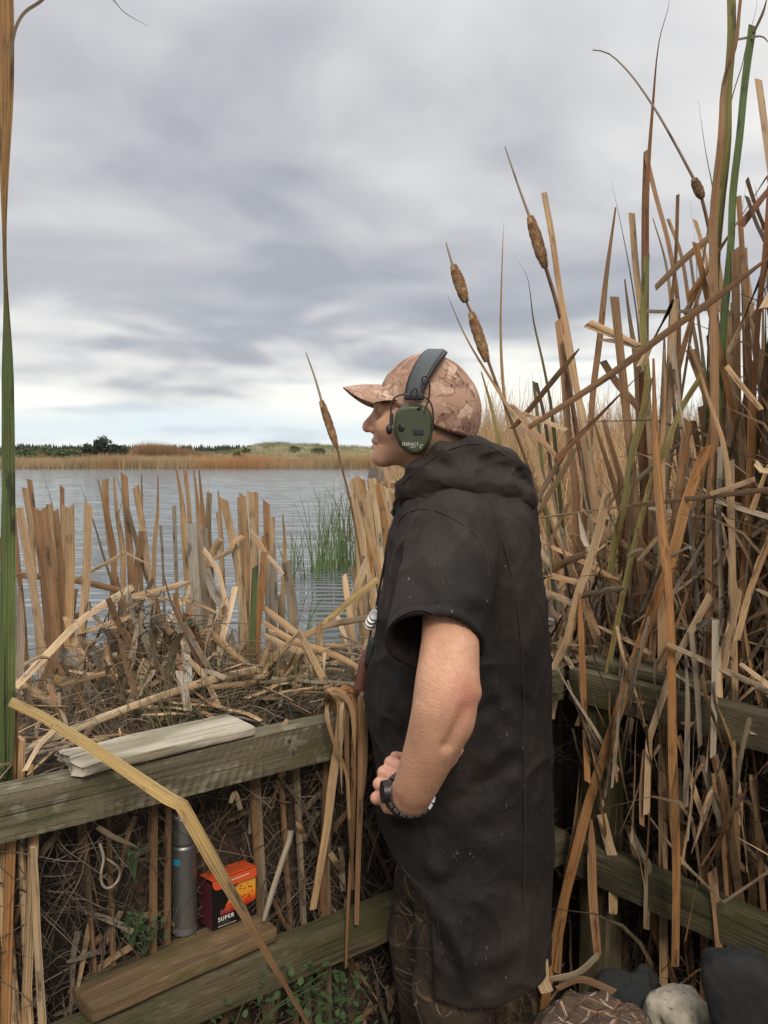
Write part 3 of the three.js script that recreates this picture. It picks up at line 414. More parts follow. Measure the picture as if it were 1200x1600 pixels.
// --- special leaves
{
  // tall green leaf at the left edge of the view, brown toward its tip
  const P = trace([10, 1215, 14, 1095, 14, 900, 13, 700, 11, 520, 7, 380, 7, 250, 9, 130, 8, 0, 2, -90], (px, t) => 1.52 - 0.12 * t);
  const g = bladeGeo(P, { w: 0.0235, n: V(0, 0, 1), twist: 0, seg: 40, thick: 0.12, wf: (t) => t < 0.5 ? 0.95 : t < 0.66 ? mix(0.95, 0.3, sst(0.5, 0.64, t)) : mix(0.3, 1.15, sst(0.66, 0.86, t)) });
  const c = [], p = g.attributes.position, tot = P[P.length - 1].y - P[0].y; for (let i = 0; i < p.count; i++) { const t = p.getY(i) / tot, k = sst(0.55, 0.72, t); const q = 0.8 + 0.4 * noise(p.getX(i) * 300, p.getY(i) * 14, 4); c.push(mix(0.125, 0.40, k) * q, mix(0.175, 0.225, k) * q, mix(0.06, 0.085, k) * q); }
  g.setAttribute('color', new THREE.Float32BufferAttribute(c, 3));
  const m = new THREE.Mesh(g, M({ vertexColors: true, map: bladeTex, bumpMap: bladeBump, bumpScale: 0.0016, roughness: 0.6, side: THREE.DoubleSide, name: 'half_green_leaf' })); m.position.copy(g.userData.base); top(m, 'tall_cattail_leaf', 'tall leaf along the left edge, green below and brown above', 'cattail leaf');
  addLeaf(trace([4, 1215, 4, 1100, 3, 900, 4, 720], () => 1.5), 'green', 7, { wf: TIP(0.6), n: V(0, 0, 1), name: 'tall_cattail_leaf', label: 'narrow green leaf hidden beside the tall left edge leaf' });
  addLeaf(trace([16, 90, 24, 40, 36, 15, 56, -2, 110, -30, 170, -8, 200, 24, 232, 41], () => 1.4), 'drab', 5, { wf: TIP(0.3), seg: 40, twist: 1.2, name: 'curled_leaf_tip', label: 'thin curled leaf tip arching out of the top left corner' });
  // yellow leaf folded over the left rail
  addLeaf(trace([16, 1096, 70, 1122, 140, 1165, 210, 1212, 262, 1247, 284, 1258, 330, 1340, 400, 1460, 440, 1530, 470, 1580, 510, 1650], (px, t) => mix(1.42, 1.30, t)), 'yellow', 30, { keep: true, w: 0.0245, n: V(0.35, 0.75, 0.6), twist: 0.15, straight: true, thick: 0.1, wf: (t) => t < 0.45 ? mix(0.75, 1, t * 2) : mix(1, 0.28, sst(0.48, 0.9, t)), name: 'folded_leaf', label: 'long yellow leaf folded over the left rail and drooping past the flask' });
  { const f = scene.children[scene.children.length - 1], g = f.geometry, p = g.attributes.position, c = []; for (let i = 0; i < p.count; i++) { const k = sst(0.30, 0.42, p.getX(i)), n = 0.85 + 0.3 * noise(p.getX(i) * 60, p.getY(i) * 60, p.getZ(i) * 60); c.push(mix(0.46, 0.21, k) * n, mix(0.32, 0.115, k) * n, mix(0.12, 0.05, k) * n); } g.setAttribute('color', new THREE.Float32BufferAttribute(c, 3)); f.material = M({ vertexColors: true, map: bladeTex, bumpMap: bladeBump, bumpScale: 0.0022, roughness: 0.6, side: THREE.DoubleSide, name: 'yellow_to_brown_leaf' }); }
  [['umber', 17, 21, 1095, 20, 1150, 20, 1232, 'dark brown stub standing behind the left end of the rail'], ['tan', 13, 35, 1153, 33, 1190, 32, 1232, 'pinkish tan stub beside the dark brown stub at the rail'], ['sand', 10, 48, 1195, 47, 1230, 46, 1250, 'lowest torn stub at the left rail end']].forEach(([tone, w, a, b, c, d, e, f, label]) => addLeaf(trace([e, f, c, d, a, b], () => 1.53), tone, w, { thick: 0.4, label, name: 'stalk_stub', cat: 'cattail stalk', group: 'stubs at the left rail end' }));
  // bunch of limp leaves hung over the rail at the man's front
  const r = rng(321);
  const HANG = [['tan', 13, 524, 1100, 520, 1084, 531, 1092, 530, 1140, 520, 1220, 511, 1290, 500, 1360, 489, 1421], ['brown', 9, 540, 1096, 544, 1082, 553, 1090, 552, 1170, 550, 1300, 545, 1420, 541, 1512], ['brown', 10, 560, 1092, 564, 1088, 566, 1110, 563, 1200, 560, 1320, 557, 1445], ['tan', 9, 512, 1098, 514, 1082, 524, 1080, 548, 1100, 554, 1180], ['orange', 12, 522, 1112, 528, 1088, 540, 1082, 556, 1096, 562, 1150, 560, 1230], ['umber', 7, 535, 1100, 540, 1100, 543, 1160, 546, 1260, 552, 1390], ['tan', 6, 515, 1088, 512, 1120, 520, 1160, 541, 1210, 546, 1280], ['brown', 8, 570, 1098, 568, 1100, 570, 1130, 570, 1190, 566, 1260], ['orange', 11, 528, 1098, 536, 1078, 560, 1088, 570, 1110, 571, 1160], ['sand', 7, 545, 1095, 536, 1098, 531, 1150, 534, 1240]];
  HANG.forEach(([tone, w, ...xy], i) => addLeaf(trace(xy, (px, t) => dL(px) + (t < 0.14 ? 0.05 : -0.03 - 0.012 * (i % 4))), tone, w, { wf: (t) => mix(1, 0.7, sst(0.3, 1, t)), twist: (r() - 0.5) * 1.2, n: V((r() - 0.5) * 1.2, 0.2, 1), name: 'hanging_leaf', label: ['widest tan leaf hanging over the rail with a cut end', 'long brown leaf hanging lowest in front of the man', 'brown leaf hanging nearest the coat', 'short tan leaf looped over the rail', 'broad orange leaf doubled over the rail', 'dark brown strand in the middle of the hanging bunch', 'thin tan strand at the left of the hanging bunch', 'short brown strand touching the coat front', 'orange leaf arching over the top of the hanging bunch', 'narrow sandy strand inside the hanging bunch'][i], group: 'limp leaves hung over the left rail' }));
}
// --- seed-head stalks
const headTex = tex(128, 256, (u, v) => { const n = noise(u * 128, v * 128, 2), b = fbm(u * 6, v * 10, 4, 4), c = mix3([0.50, 0.36, 0.25], [0.80, 0.67, 0.50], clamp(0.4 + (b - 0.5) * 2.2 + (n - 0.5) * 0.5, 0, 1)); return c; });
const headMat = M({ map: headTex, bumpMap: tex(128, 256, (u, v) => noise(u * 128, v * 128, 2), false), bumpScale: 0.004, roughness: 1, name: 'seed_head_felt' });
const stemMat = { brown: BLADE.umber, green: BLADE.moss, grey: BLADE.grey };
function tube(P, r0, r1, n = 24, rad = 6) { const c = new THREE.CatmullRomCurve3(P, false, 'centripetal'), g = new THREE.TubeGeometry(c, n, 1, rad, false), p = g.attributes.position; for (let i = 0; i <= n; i++) { const q = c.getPointAt(i / n), r = mix(r0, r1, i / n); for (let k = 0; k <= rad; k++) { const a = i * (rad + 1) + k; p.setXYZ(a, q.x + (p.getX(a) - q.x) * r, q.y + (p.getY(a) - q.y) * r, q.z + (p.getZ(a) - q.z) * r); } } const uv = g.attributes.uv, L = c.getLength(); for (let i = 0; i < uv.count; i++) uv.setXY(i, uv.getY(i) * 0.4, uv.getX(i) * L); return g; }
function headGeo(a, b, w, seed) {                                  // felted head between two points
  const n = 26, pr = []; for (let i = 0; i <= n; i++) { const t = i / n; pr.push(new THREE.Vector2(Math.max(0.001, w / 2 * Math.pow(Math.sin(Math.PI * clamp(t * 0.94 + 0.03, 0, 1)), 0.28)), t)); }
  const g = new THREE.LatheGeometry(pr, 18), p = g.attributes.position, L = a.distanceTo(b);
  for (let i = 0; i < p.count; i++) { const x = p.getX(i), y = p.getY(i), z = p.getZ(i), k = 1 + 0.28 * (fbm(x * 90 + seed, y * 9, z * 90, 3) - 0.5) + 0.16 * (noise(x * 400, y * 60 + seed, z * 400) - 0.5); p.setXYZ(i, x * k, y * L, z * k); }
  g.computeVertexNormals(); g.applyQuaternion(new THREE.Quaternion().setFromUnitVectors(V(0, 1, 0), b.clone().sub(a).normalize())); g.translate(a.x, a.y, a.z); return g;
}
function seedStalk(label, depth, stem, heads, spike, o = {}) {       // stem: foot..head base; heads: [ax, ay, bx, by, width px]; spike: head top..tip
  const S = rooted(trace(stem, () => depth).reverse()).reverse(), g = thing('cattail_seed_stalk', label, 'cattail', S[0], 'cattail seed stalks');
  const k = depth / FOCAL, off = S[0].clone().negate(), add = (name, geo, mat) => { geo.translate(off.x, off.y, off.z); return part(name, geo, mat, g); };
  add('stem', tube(S, (o.w || 9) * k / 2, (o.w1 || 5) * k / 2, 30), o.mat || stemMat.brown);
  heads.forEach(([ax, ay, bx, by, w], i) => add('seed_head', headGeo(at(ax, ay, depth), at(bx, by, depth), w * k, i * 5 + depth), headMat));
  (o.links || []).forEach((l) => add('stem', tube(trace(l, () => depth), 2.2 * k, 2 * k, 6), stemMat.brown));
  add('spike', tube(trace(spike, () => depth), 2.4 * k, 0.9 * k, 20), stemMat.grey);
}
seedStalk('tallest single brown seed head with a long spike right of the cap', 2.75, [930, 830, 905, 700, 890, 600, 880, 520, 868, 468, 852, 416], [[852, 418, 828, 338, 18]], [828, 340, 808, 285, 789, 229], { w: 11, w1: 6 });
seedStalk('stalk bearing two brown seed heads one above the other', 2.7, [822, 720, 800, 660, 776, 600, 762, 562], [[761, 565, 736, 488, 17], [728, 472, 708, 414, 18]], [708, 416, 702, 397, 697, 379], { links: [[737, 490, 728, 470]], w: 6, w1: 5 });
seedStalk('slim pale seed head standing alone left of the man’s face', 2.95, [556, 830, 548, 785, 538, 745, 526, 697], [[526, 699, 502, 626, 13]], [503, 628, 492, 590, 478, 551], { w: 4, w1: 4 });
seedStalk('small seed head on a stem with a long drooping curved spike', 2.35, [1130, 640, 1124, 540, 1114, 430, 1108, 360, 1096, 308], [[1097, 310, 1084, 279, 15]], [1086, 283, 1055, 225, 1020, 165, 980, 110, 948, 82, 926, 78], { w: 12, w1: 5 });
// ================================================================ right-hand thicket
// [tone, width, depth behind the wall at top, at foot, flags (t tip, s straight, r rooted), label, points top..foot]
const THICKET = [
  ['red', 11, 0.45, 0.45, 'tr', 'tall reddish leaf curving up out of the picture', 1048, -40, 1042, 10, 1030, 62, 1021, 170, 1013, 290, 1009, 420, 1010, 600],
  ['red', 6, 0.5, 0.5, 'r', 'left limb of the tall leaf folded like a hairpin', 1009, 237, 1006, 320, 1005, 420, 1008, 620], ['brown', 7, 0.5, 0.45, 'r', 'right limb of the tall leaf folded like a hairpin', 1008, 236, 1025, 300, 1045, 380, 1056, 470, 1062, 600],
  ['grey', 4, 0.6, 0.5, 'tr', 'thin grey spike left of the tall folded leaf', 955, 282, 970, 350, 985, 440, 997, 530, 1002, 640], ['brown', 9, 0.6, 0.5, 'r', 'broad cut leaf standing apart against the clouds', 962, 324, 948, 430, 938, 530, 928, 610, 920, 720], ['tan', 9, 0.5, 0.4, 'r', 'cut tan leaf below the grey spike', 987, 333, 995, 420, 1004, 490, 1012, 600], ['tan', 9, 0.52, 0.5, 'r', 'short cut leaf at the left shoulder of the thicket', 976, 436, 985, 500, 993, 570, 1000, 680],
  ['tan', 6, 0.4, 0.4, 'r', 'small cut leaf tip in the thicket crown', 1020, 341, 1040, 410, 1052, 520], ['brown', 5, 0.35, 0.35, 'r', 'narrow upright leaf in the middle of the crown', 1059, 304, 1055, 400, 1050, 500, 1043, 620], ['dark', 4, 0.5, 0.4, 'tr', 'dark needle-like spike beside the drooping seed stem', 1091, 156, 1103, 240, 1113, 300, 1117, 420], ['grey', 3, 0.45, 0.4, 'tr', 'fine grey spike in the thicket crown', 1078, 313, 1086, 380, 1094, 470], ['tan', 7, 0.4, 0.4, 'r', 'cut leaf right of the fine grey spike', 1086, 344, 1100, 400, 1112, 470], ['tan', 5, 0.42, 0.4, 'r', 'slim leaf crossing behind the upright crown leaf', 1044, 342, 1062, 400, 1080, 480, 1092, 560],
  ['olive', 12, 0.2, 0.25, 'r', 'tall olive leaf reaching past the top edge', 1141, -60, 1141, 60, 1139, 140, 1134, 220, 1125, 320, 1120, 430, 1116, 560, 1112, 700], ['brown', 12, 0.12, 0.1, 'r', 'tall brown leaf in front of the green one, passing the top edge', 1164, -60, 1156, 10, 1146, 70, 1132, 130, 1125, 220, 1119, 330, 1117, 500, 1114, 660, 1110, 800, 1109, 920], ['green', 11, 0.22, 0.2, 'r', 'tall green leaf with a frayed tip at the right', 1176, 40, 1167, 130, 1158, 210, 1148, 300, 1140, 380, 1133, 470, 1128, 560, 1120, 660, 1116, 760], ['green', 8, 0.28, 0.28, 'tr', 'short green blade partly hidden behind the tall brown leaf', 1112, 440, 1108, 540, 1106, 640, 1105, 720],
  ['tan', 5, 0.24, 0.3, 'tr', 'left thread of the frayed green tip', 1185, -20, 1180, 20, 1170, 60, 1160, 100, 1142, 160], ['drab', 4, 0.22, 0.22, 't', 'right thread of the frayed green tip', 1200, -10, 1192, 20, 1178, 50], ['drab', 4, 0.22, 0.22, 't', 'wispy tip bending out at the right edge', 1205, 72, 1190, 60, 1174, 58, 1150, 62],
  ['grey', 5, 0.3, 0.3, 'tr', 'thin leaf right of the green leaf with a pointed tip', 1166, 285, 1159, 340, 1155, 400, 1160, 450, 1175, 540, 1190, 640], ['dark', 6, 0.2, 0.2, 'r', 'dark leaf slanting in from the right edge', 1167, 307, 1184, 350, 1198, 380, 1215, 430], ['red', 8, 0.15, 0.2, 'r', 'reddish leaf along the right edge', 1203, 290, 1196, 400, 1186, 480, 1180, 600, 1172, 760], ['green', 6, 0.4, 0.4, 'tr', 'green leaf at the right edge behind the reddish one', 1196, 430, 1196, 520, 1198, 620, 1196, 760],
  ['brown', 10, 0.02, -0.02, '', 'long brown leaf slanting down left across the whole thicket', 1215, 392, 1130, 458, 1040, 520, 960, 582, 900, 622, 826, 668], ['tan', 9, 0.2, 0.2, '', 'cut leaf crossing the crown diagonally', 1112, 368, 1070, 405, 1024, 450], ['brown', 8, 0.25, 0.2, 'r', 'brown leaf leaning in the crown behind the slanting one', 1113, 404, 1097, 450, 1076, 520, 1056, 600],
  ['tan', 8, 0.3, 0.3, 's', 'leaf folded into a loop at the thicket left shoulder', 1002, 545, 950, 521, 915, 508, 922, 503, 968, 524, 1000, 540], ['tan', 6, 0.3, 0.3, '', 'lower strip of the folded loop', 934, 530, 970, 535, 1002, 545], ['umber', 10, 0.35, 0.4, '', 'dark broken leaf hanging in the gap', 942, 564, 965, 600, 1000, 640, 1010, 665],
  ['tan', 9, 0.05, 0.05, 'r', 'tan leaf bent down over the crown centre', 1075, 532, 1090, 572, 1108, 620, 1128, 690, 1142, 760, 1146, 860], ['ash', 7, 0.12, 0.15, 'r', 'pale grey leaf in the heart of the thicket', 1050, 538, 1060, 620, 1068, 700, 1078, 800], ['olive', 9, 0.15, 0.12, '', 'olive stem dropping to the kinked yellow-green leaf', 1010, 400, 1008, 500, 1010, 560, 1013, 596], ['lime', 11, 0.1, 0.1, '', 'yellow-green leaf kinked and slanting down left', 1014, 592, 1002, 650, 988, 710, 976, 780, 962, 850, 952, 910],
  ['orange', 12, -0.02, -0.07, '', 'long straight orange-brown leaf hanging down the front to the rocks', 1021, 560, 1024, 640, 1030, 760, 1040, 860, 1046, 960, 1050, 1060, 1053, 1200, 1055, 1350, 1055, 1510], ['tan', 12, 0.06, 0.06, 'r', 'freckled tan leaf beside the long straight one', 1038, 545, 1036, 620, 1034, 720, 1036, 830], ['lime', 8, 0.08, 0.05, 'r', 'dull yellow leaf slanting left behind the long straight leaf', 1096, 588, 1066, 640, 1040, 700, 1012, 770],
  ['sand', 11, 0.02, -0.06, '', 'broad straw leaf slanting down to the coat', 948, 772, 932, 842, 916, 895, 902, 930, 884, 1000, 868, 1045, 853, 1100], ['orange', 9, -0.02, -0.06, '', 'straight brown leaf hanging over the rail by the bolt', 905, 918, 908, 1000, 912, 1100, 917, 1190, 918, 1222], ['orange', 14, 0.04, -0.12, '', 'widest orange-brown leaf sweeping down past the coat', 1105, 697, 1075, 785, 1050, 865, 1014, 960, 985, 1060, 955, 1150, 922, 1255, 898, 1340, 876, 1430, 860, 1520, 850, 1580],
  ['sand', 10, 0.02, -0.06, 's', 'pale leaf kinked over the right rail', 1110, 930, 1053, 1035, 1014, 1155, 1010, 1272], ['brown', 8, -0.04, -0.06, '', 'short brown leaf paired with the kinked pale one', 1008, 1170, 1004, 1230, 1003, 1290], ['ash', 10, -0.02, -0.05, 's', 'pale grey leaf folded over and hanging straight down', 1088, 980, 1112, 968, 1118, 969, 1117, 1060, 1114, 1182], ['grey', 8, -0.02, -0.04, 't', 'grey hanging leaf with a long split point', 1068, 985, 1073, 1080, 1074, 1180, 1071, 1262], ['grey', 8, 0.0, -0.03, '', 'grey leaf hanging right of the split one', 1080, 985, 1088, 1080, 1094, 1166], ['drab', 8, -0.02, -0.02, '', 'drab leaf continuing below the hanging grey one', 1096, 1180, 1110, 1240, 1127, 1290], ['tan', 8, -0.02, -0.02, '', 'tan leaf end slanting below the right rail', 1060, 1150, 1080, 1225, 1100, 1282],
  ['tan', 11, 0.08, -0.04, '', 'thick tan stalk bending over the right rail', 1152, 920, 1146, 970, 1133, 1005, 1126, 1045, 1125, 1090], ['brown', 7, -0.02, -0.02, '', 'brown strand below the bending stalk', 1118, 1180, 1130, 1230, 1134, 1320, 1136, 1400], ['pale', 5, -0.03, -0.06, 's', 'thin straw bent into a wide V before the lower rail', 1010, 1270, 1070, 1350, 1131, 1410, 1210, 1356],
  ['sand', 13, 0.0, -0.02, '', 'thick jointed straw stalk in front of the lower rail', 940, 1272, 952, 1318, 957, 1340, 958, 1428], ['brown', 12, -0.04, -0.05, '', 'wide brown leaf hanging beside the widest one', 924, 1280, 928, 1400, 934, 1495], ['drab', 12, -0.02, -0.03, 's', 'drab stalk broken at the lower rail', 985, 1300, 1002, 1335, 1013, 1350, 1010, 1452], ['brown', 13, -0.03, -0.03, '', 'short wide leaf hanging off the right lower rail', 1112, 1360, 1118, 1410, 1126, 1500], ['brown', 8, -0.05, -0.08, 't', 'slender brown leaf left of the widest one', 906, 1200, 896, 1300, 880, 1400, 872, 1520], ['orange', 6, -0.06, -0.1, 't', 'thin strand splitting off the widest leaf', 898, 1340, 885, 1420, 872, 1480, 868, 1520],
  ['ash', 10, 0.1, 0.1, 'r', 'straight grey upright in the right half of the thicket', 1126, 697, 1127, 820, 1126, 940], ['grey', 9, 0.08, 0.1, 'r', 'grey upright right of the straight one', 1143, 720, 1141, 830, 1137, 970], ['orange', 12, 0.15, 0.15, 'r', 'bright orange leaf near the right edge', 1176, 620, 1174, 740, 1167, 830], ['tan', 10, -0.02, -0.06, '', 'tan leaf slanting down from the right edge', 1208, 830, 1176, 922, 1152, 1000], ['tan', 9, 0.02, 0.0, '', 'brown leaf standing low by the bent stalk', 1155, 920, 1142, 990, 1128, 1060],
  ['tan', 8, 0.04, 0.04, '', 'flat leaf across the thicket right of the grey heart', 1135, 572, 1160, 605, 1190, 640], ['sand', 7, 0.0, 0.02, '', 'short pale leaf lying level at the right edge', 1110, 772, 1150, 758, 1180, 748], ['pale', 9, 0.0, 0.0, 's', 'pale leaf scrap folded at the right edge', 1180, 722, 1190, 735, 1215, 738], ['ash', 5, 0.0, 0.02, '', 'white sliver slanting in the dark middle', 1036, 880, 1020, 920, 1002, 956], ['ash', 4, 0.0, 0.0, 's', 'small bent white sliver above it', 1050, 868, 1076, 855, 1080, 858], ['pale', 6, 0.02, 0.02, '', 'curled pale leaf end in the middle of the thicket', 978, 870, 992, 862, 1006, 858], ['sand', 6, 0.02, 0.0, '', 'pale leaf end pointing down left in the middle', 1030, 836, 1015, 855, 998, 876],
  ['umber', 7, -0.02, 0.05, '', 'straight dark twig lying level across the thicket', 1210, 764, 1100, 776, 985, 790], ['tan', 3, 0.05, 0.05, '', 'thin straw continuing the dark twig to the coat', 985, 790, 900, 802, 822, 812], ['drab', 6, 0.35, 0.3, '', 'upper dark twig crossing the crown', 998, 486, 1060, 486, 1110, 484, 1174, 494],
  // left part of the thicket, right of the hood
  ['tan', 8, 0.3, 0.2, 'tr', 'leaf rising left beside the double seed head', 698, 459, 730, 530, 780, 612, 826, 690, 850, 760], ['tan', 6, 0.45, 0.4, 'tr', 'slim straight leaf with a frayed tip above the hood', 787, 348, 783, 440, 783, 520, 786, 610, 800, 700], ['moss', 6, 0.4, 0.35, 'tr', 'dark green leaf with a kinked tip', 800, 396, 822, 432, 835, 500, 850, 570, 862, 640, 872, 750], ['tan', 8, 0.35, 0.3, 'r', 'cut leaf right of the tallest seed head', 850, 301, 862, 370, 874, 450, 886, 520, 900, 610], ['brown', 10, 0.3, 0.25, 'r', 'brown stalk under the tallest seed head', 872, 500, 880, 580, 890, 680, 900, 770, 902, 860], ['tan', 10, 0.28, 0.2, 'r', 'tan stalk crossing below the tallest seed head', 884, 520, 900, 600, 916, 680, 932, 770],
  ['lime', 7, 0.2, 0.2, 'r', 'cut leaf at the back of the cap', 752, 581, 768, 640, 786, 720, 800, 790], ['moss', 5, 0.35, 0.3, 'r', 'green cut leaf between hood and stalks', 834, 596, 842, 670, 850, 760], ['dark', 5, 0.35, 0.3, 'r', 'dark leaf behind the green cut leaf', 838, 598, 850, 660, 862, 740], ['sand', 8, -0.02, 0.0, '', 'left of two parallel straws leaning to the hood', 886, 700, 855, 755, 822, 810], ['sand', 8, -0.02, 0.0, '', 'right of two parallel straws leaning to the hood', 903, 696, 866, 756, 826, 824], ['umber', 8, 0.2, 0.15, '', 'dark leaf slanting behind the hood', 905, 545, 860, 600, 822, 645, 800, 670], ['brown', 8, 0.1, 0.1, '', 'brown leaf slanting down right behind the hood', 798, 632, 830, 668, 868, 712], ['tan', 6, 0.15, 0.1, '', 'thin leaf across behind the hood', 815, 645, 850, 658, 886, 672],
  ['sand', 9, 0.0, 0.0, '', 'leaf slanting down beside the coat back', 835, 820, 848, 860, 862, 900], ['brown', 10, 0.0, 0.0, '', 'brown stalk lying by the coat back', 842, 905, 880, 880, 914, 866], ['sand', 9, 0.02, 0.0, '', 'yellowish stalk lying level by the coat back', 838, 920, 870, 932, 902, 946], ['tan', 9, 0.0, 0.0, '', 'stalk lying level under the yellowish one', 845, 895, 880, 905, 912, 912], ['drab', 9, 0.02, 0.0, '', 'drab stalk lying right of the yellowish one', 905, 932, 940, 924, 975, 918], ['ash', 10, 0.02, 0.0, 's', 'pale torn leaf flap behind the coat back', 904, 800, 912, 840, 918, 855],
];
THICKET.forEach(([tone, w, o0, o1, f, label, ...xy]) => { let P = trace(xy, (px, t) => dR(Math.max(px, 800)) + mix(o0, o1, t) / 0.85); if (f.includes('r')) P = rooted(P); P.reverse(); addLeaf(P, tone, w, { wf: f.includes('t') ? TIP(0.45) : CUT(0.85), straight: f.includes('s'), label, name: 'thicket_leaf', group: 'leaves of the right-hand thicket', twist: (RD_() - 0.5) * 0.35 }); });
// clumps that fill the thicket: one plant each, its leaves as parts
{
  const r = rng(909), CL = [[0.10, 0.34, 30, 1.05, 'behind the coat back'], [0.30, 0.55, 46, 1.25, 'left of the crown'], [0.50, 0.34, 62, 1.30, 'under the crown'], [0.66, 0.55, 70, 1.5, 'in the centre of the thicket crown'], [0.58, 0.46, 64, 1.62, 'at the tall brown heart of the thicket'], [0.80, 0.24, 56, 1.2, 'right of the crown'], [0.95, 0.5, 50, 1.1, 'at the right edge'], [1.12, 0.3, 34, 1.15, 'beyond the right edge of the rail'], [0.02, 0.85, 28, 1.05, 'farthest behind the hood']];
  const tones = ['tan', 'tan', 'sand', 'sand', 'brown', 'umber', 'red', 'drab', 'tan', 'brown', 'pale', 'grey', 'brown', 'orange'];
  CL.forEach(([t, s, n, h, where]) => {
    const c = onR(t, s, 0), g = thing('cattail_plant', `clump of dry cattail leaves growing ${where}`, 'cattail', V(c.x, groundY(c.x, c.z) - 0.05, c.z), 'cattail clumps of the right-hand thicket');
    for (let i = 0; i < n; i++) {
      const a = r() * 6.283, q = 0.2 * Math.sqrt(r()), b = V(c.x + Math.cos(a) * q, groundY(c.x, c.z) - 0.05, c.z + Math.sin(a) * q), lean = 0.04 + 0.30 * r() * r(), la = a + (r() - 0.5) * 2.2, H = h * (0.45 + 0.6 * r()), dir = V(Math.cos(la) * lean, 1, Math.sin(la) * lean).normalize(), tone = tones[Math.floor(r() * tones.length)];
      const P = [b, b.clone().addScaledVector(dir, H * 0.5).add(V((r() - 0.5) * 0.04, 0, (r() - 0.5) * 0.04)), b.clone().addScaledVector(dir, H).add(V((r() - 0.5) * 0.1, 0, (r() - 0.5) * 0.1))]; let straight = false;
      if (r() < 0.22) { const d2 = V(Math.cos(la) * (0.3 + 0.6 * r()), -1.3 + 0.8 * r(), Math.sin(la) * (0.3 + 0.5 * r()) - 0.05).normalize(); P.push(P[2].clone().addScaledVector(d2, 0.14 + 0.26 * r())); straight = true; }
      leafMesh(P, tone, { w: 0.013 + 0.012 * r(), n: V((r() - 0.5) * 1.1, 0.1, 1), twist: (r() - 0.5) * 0.8, wf: r() < 0.3 ? TIP(0.55) : CUT(0.8), straight, seg: 8 }, g);
    }
  });
}
// ================================================================ stuff nobody could count
const STRAW = plain([1, 1, 1], 0.85);
function stick(w, seed, bend) { const g = bladeGeo([V(-0.5, 0, 0), V(-0.2, bend * 0.6, 0.004), V(0.15, bend, -0.004), V(0.5, 0, 0)], { w, n: V(0, 1, 0.2), seg: 6, thick: 0.25, wf: CUT(0.8) }); g.translate(-0.5, 0, 0); return g; }
{ // broken straw on both banks
  const r = rng(61), mats = [], cols = [];
  for (let i = 0; i < 1000; i++) {
    const left = r() < 0.5; let p; if (left) { p = onL(-0.3 + 2.3 * r(), 0.07 + 1.0 * r(), 0); } else p = onR(-0.1 + 1.5 * r(), 0.06 + 0.8 * r(), 0);
    const heap = left ? 0.10 * Math.exp(-Math.pow((tL(p.x, p.z) - 0.5) / 0.18, 2) - Math.pow((sL(p.x, p.z) - 0.48) / 0.2, 2)) : 0.12 * r();
    p.y = groundY(p.x, p.z) + 0.012 + heap + (left ? 0.03 : 0.16) * r() * r(); const L = 0.07 + 0.2 * r() * r() + 0.06 * r();
    mats.push(mat4(p, quat((r() - 0.5) * 1.2, r() * 6.28, (r() - 0.5) * (left ? 0.5 : 1.3)), V(L, 0.7, 0.5 + 0.9 * r()))); const t = TONES[['tan', 'umber', 'drab', 'umber', 'grey', 'brown', 'sand', 'drab'][Math.floor(r() * 8)]], k = 0.7 + 0.5 * r(); cols.push(lin(t[0] * k, t[1] * k, t[2] * k));
  }
  instanced('straw_litter', stick(0.011, 1, 0.004), M({ map: bladeTex, roughness: 0.8, side: THREE.DoubleSide }), mats, cols, 'broken straw and leaf scraps littering both banks', 'straw');
}
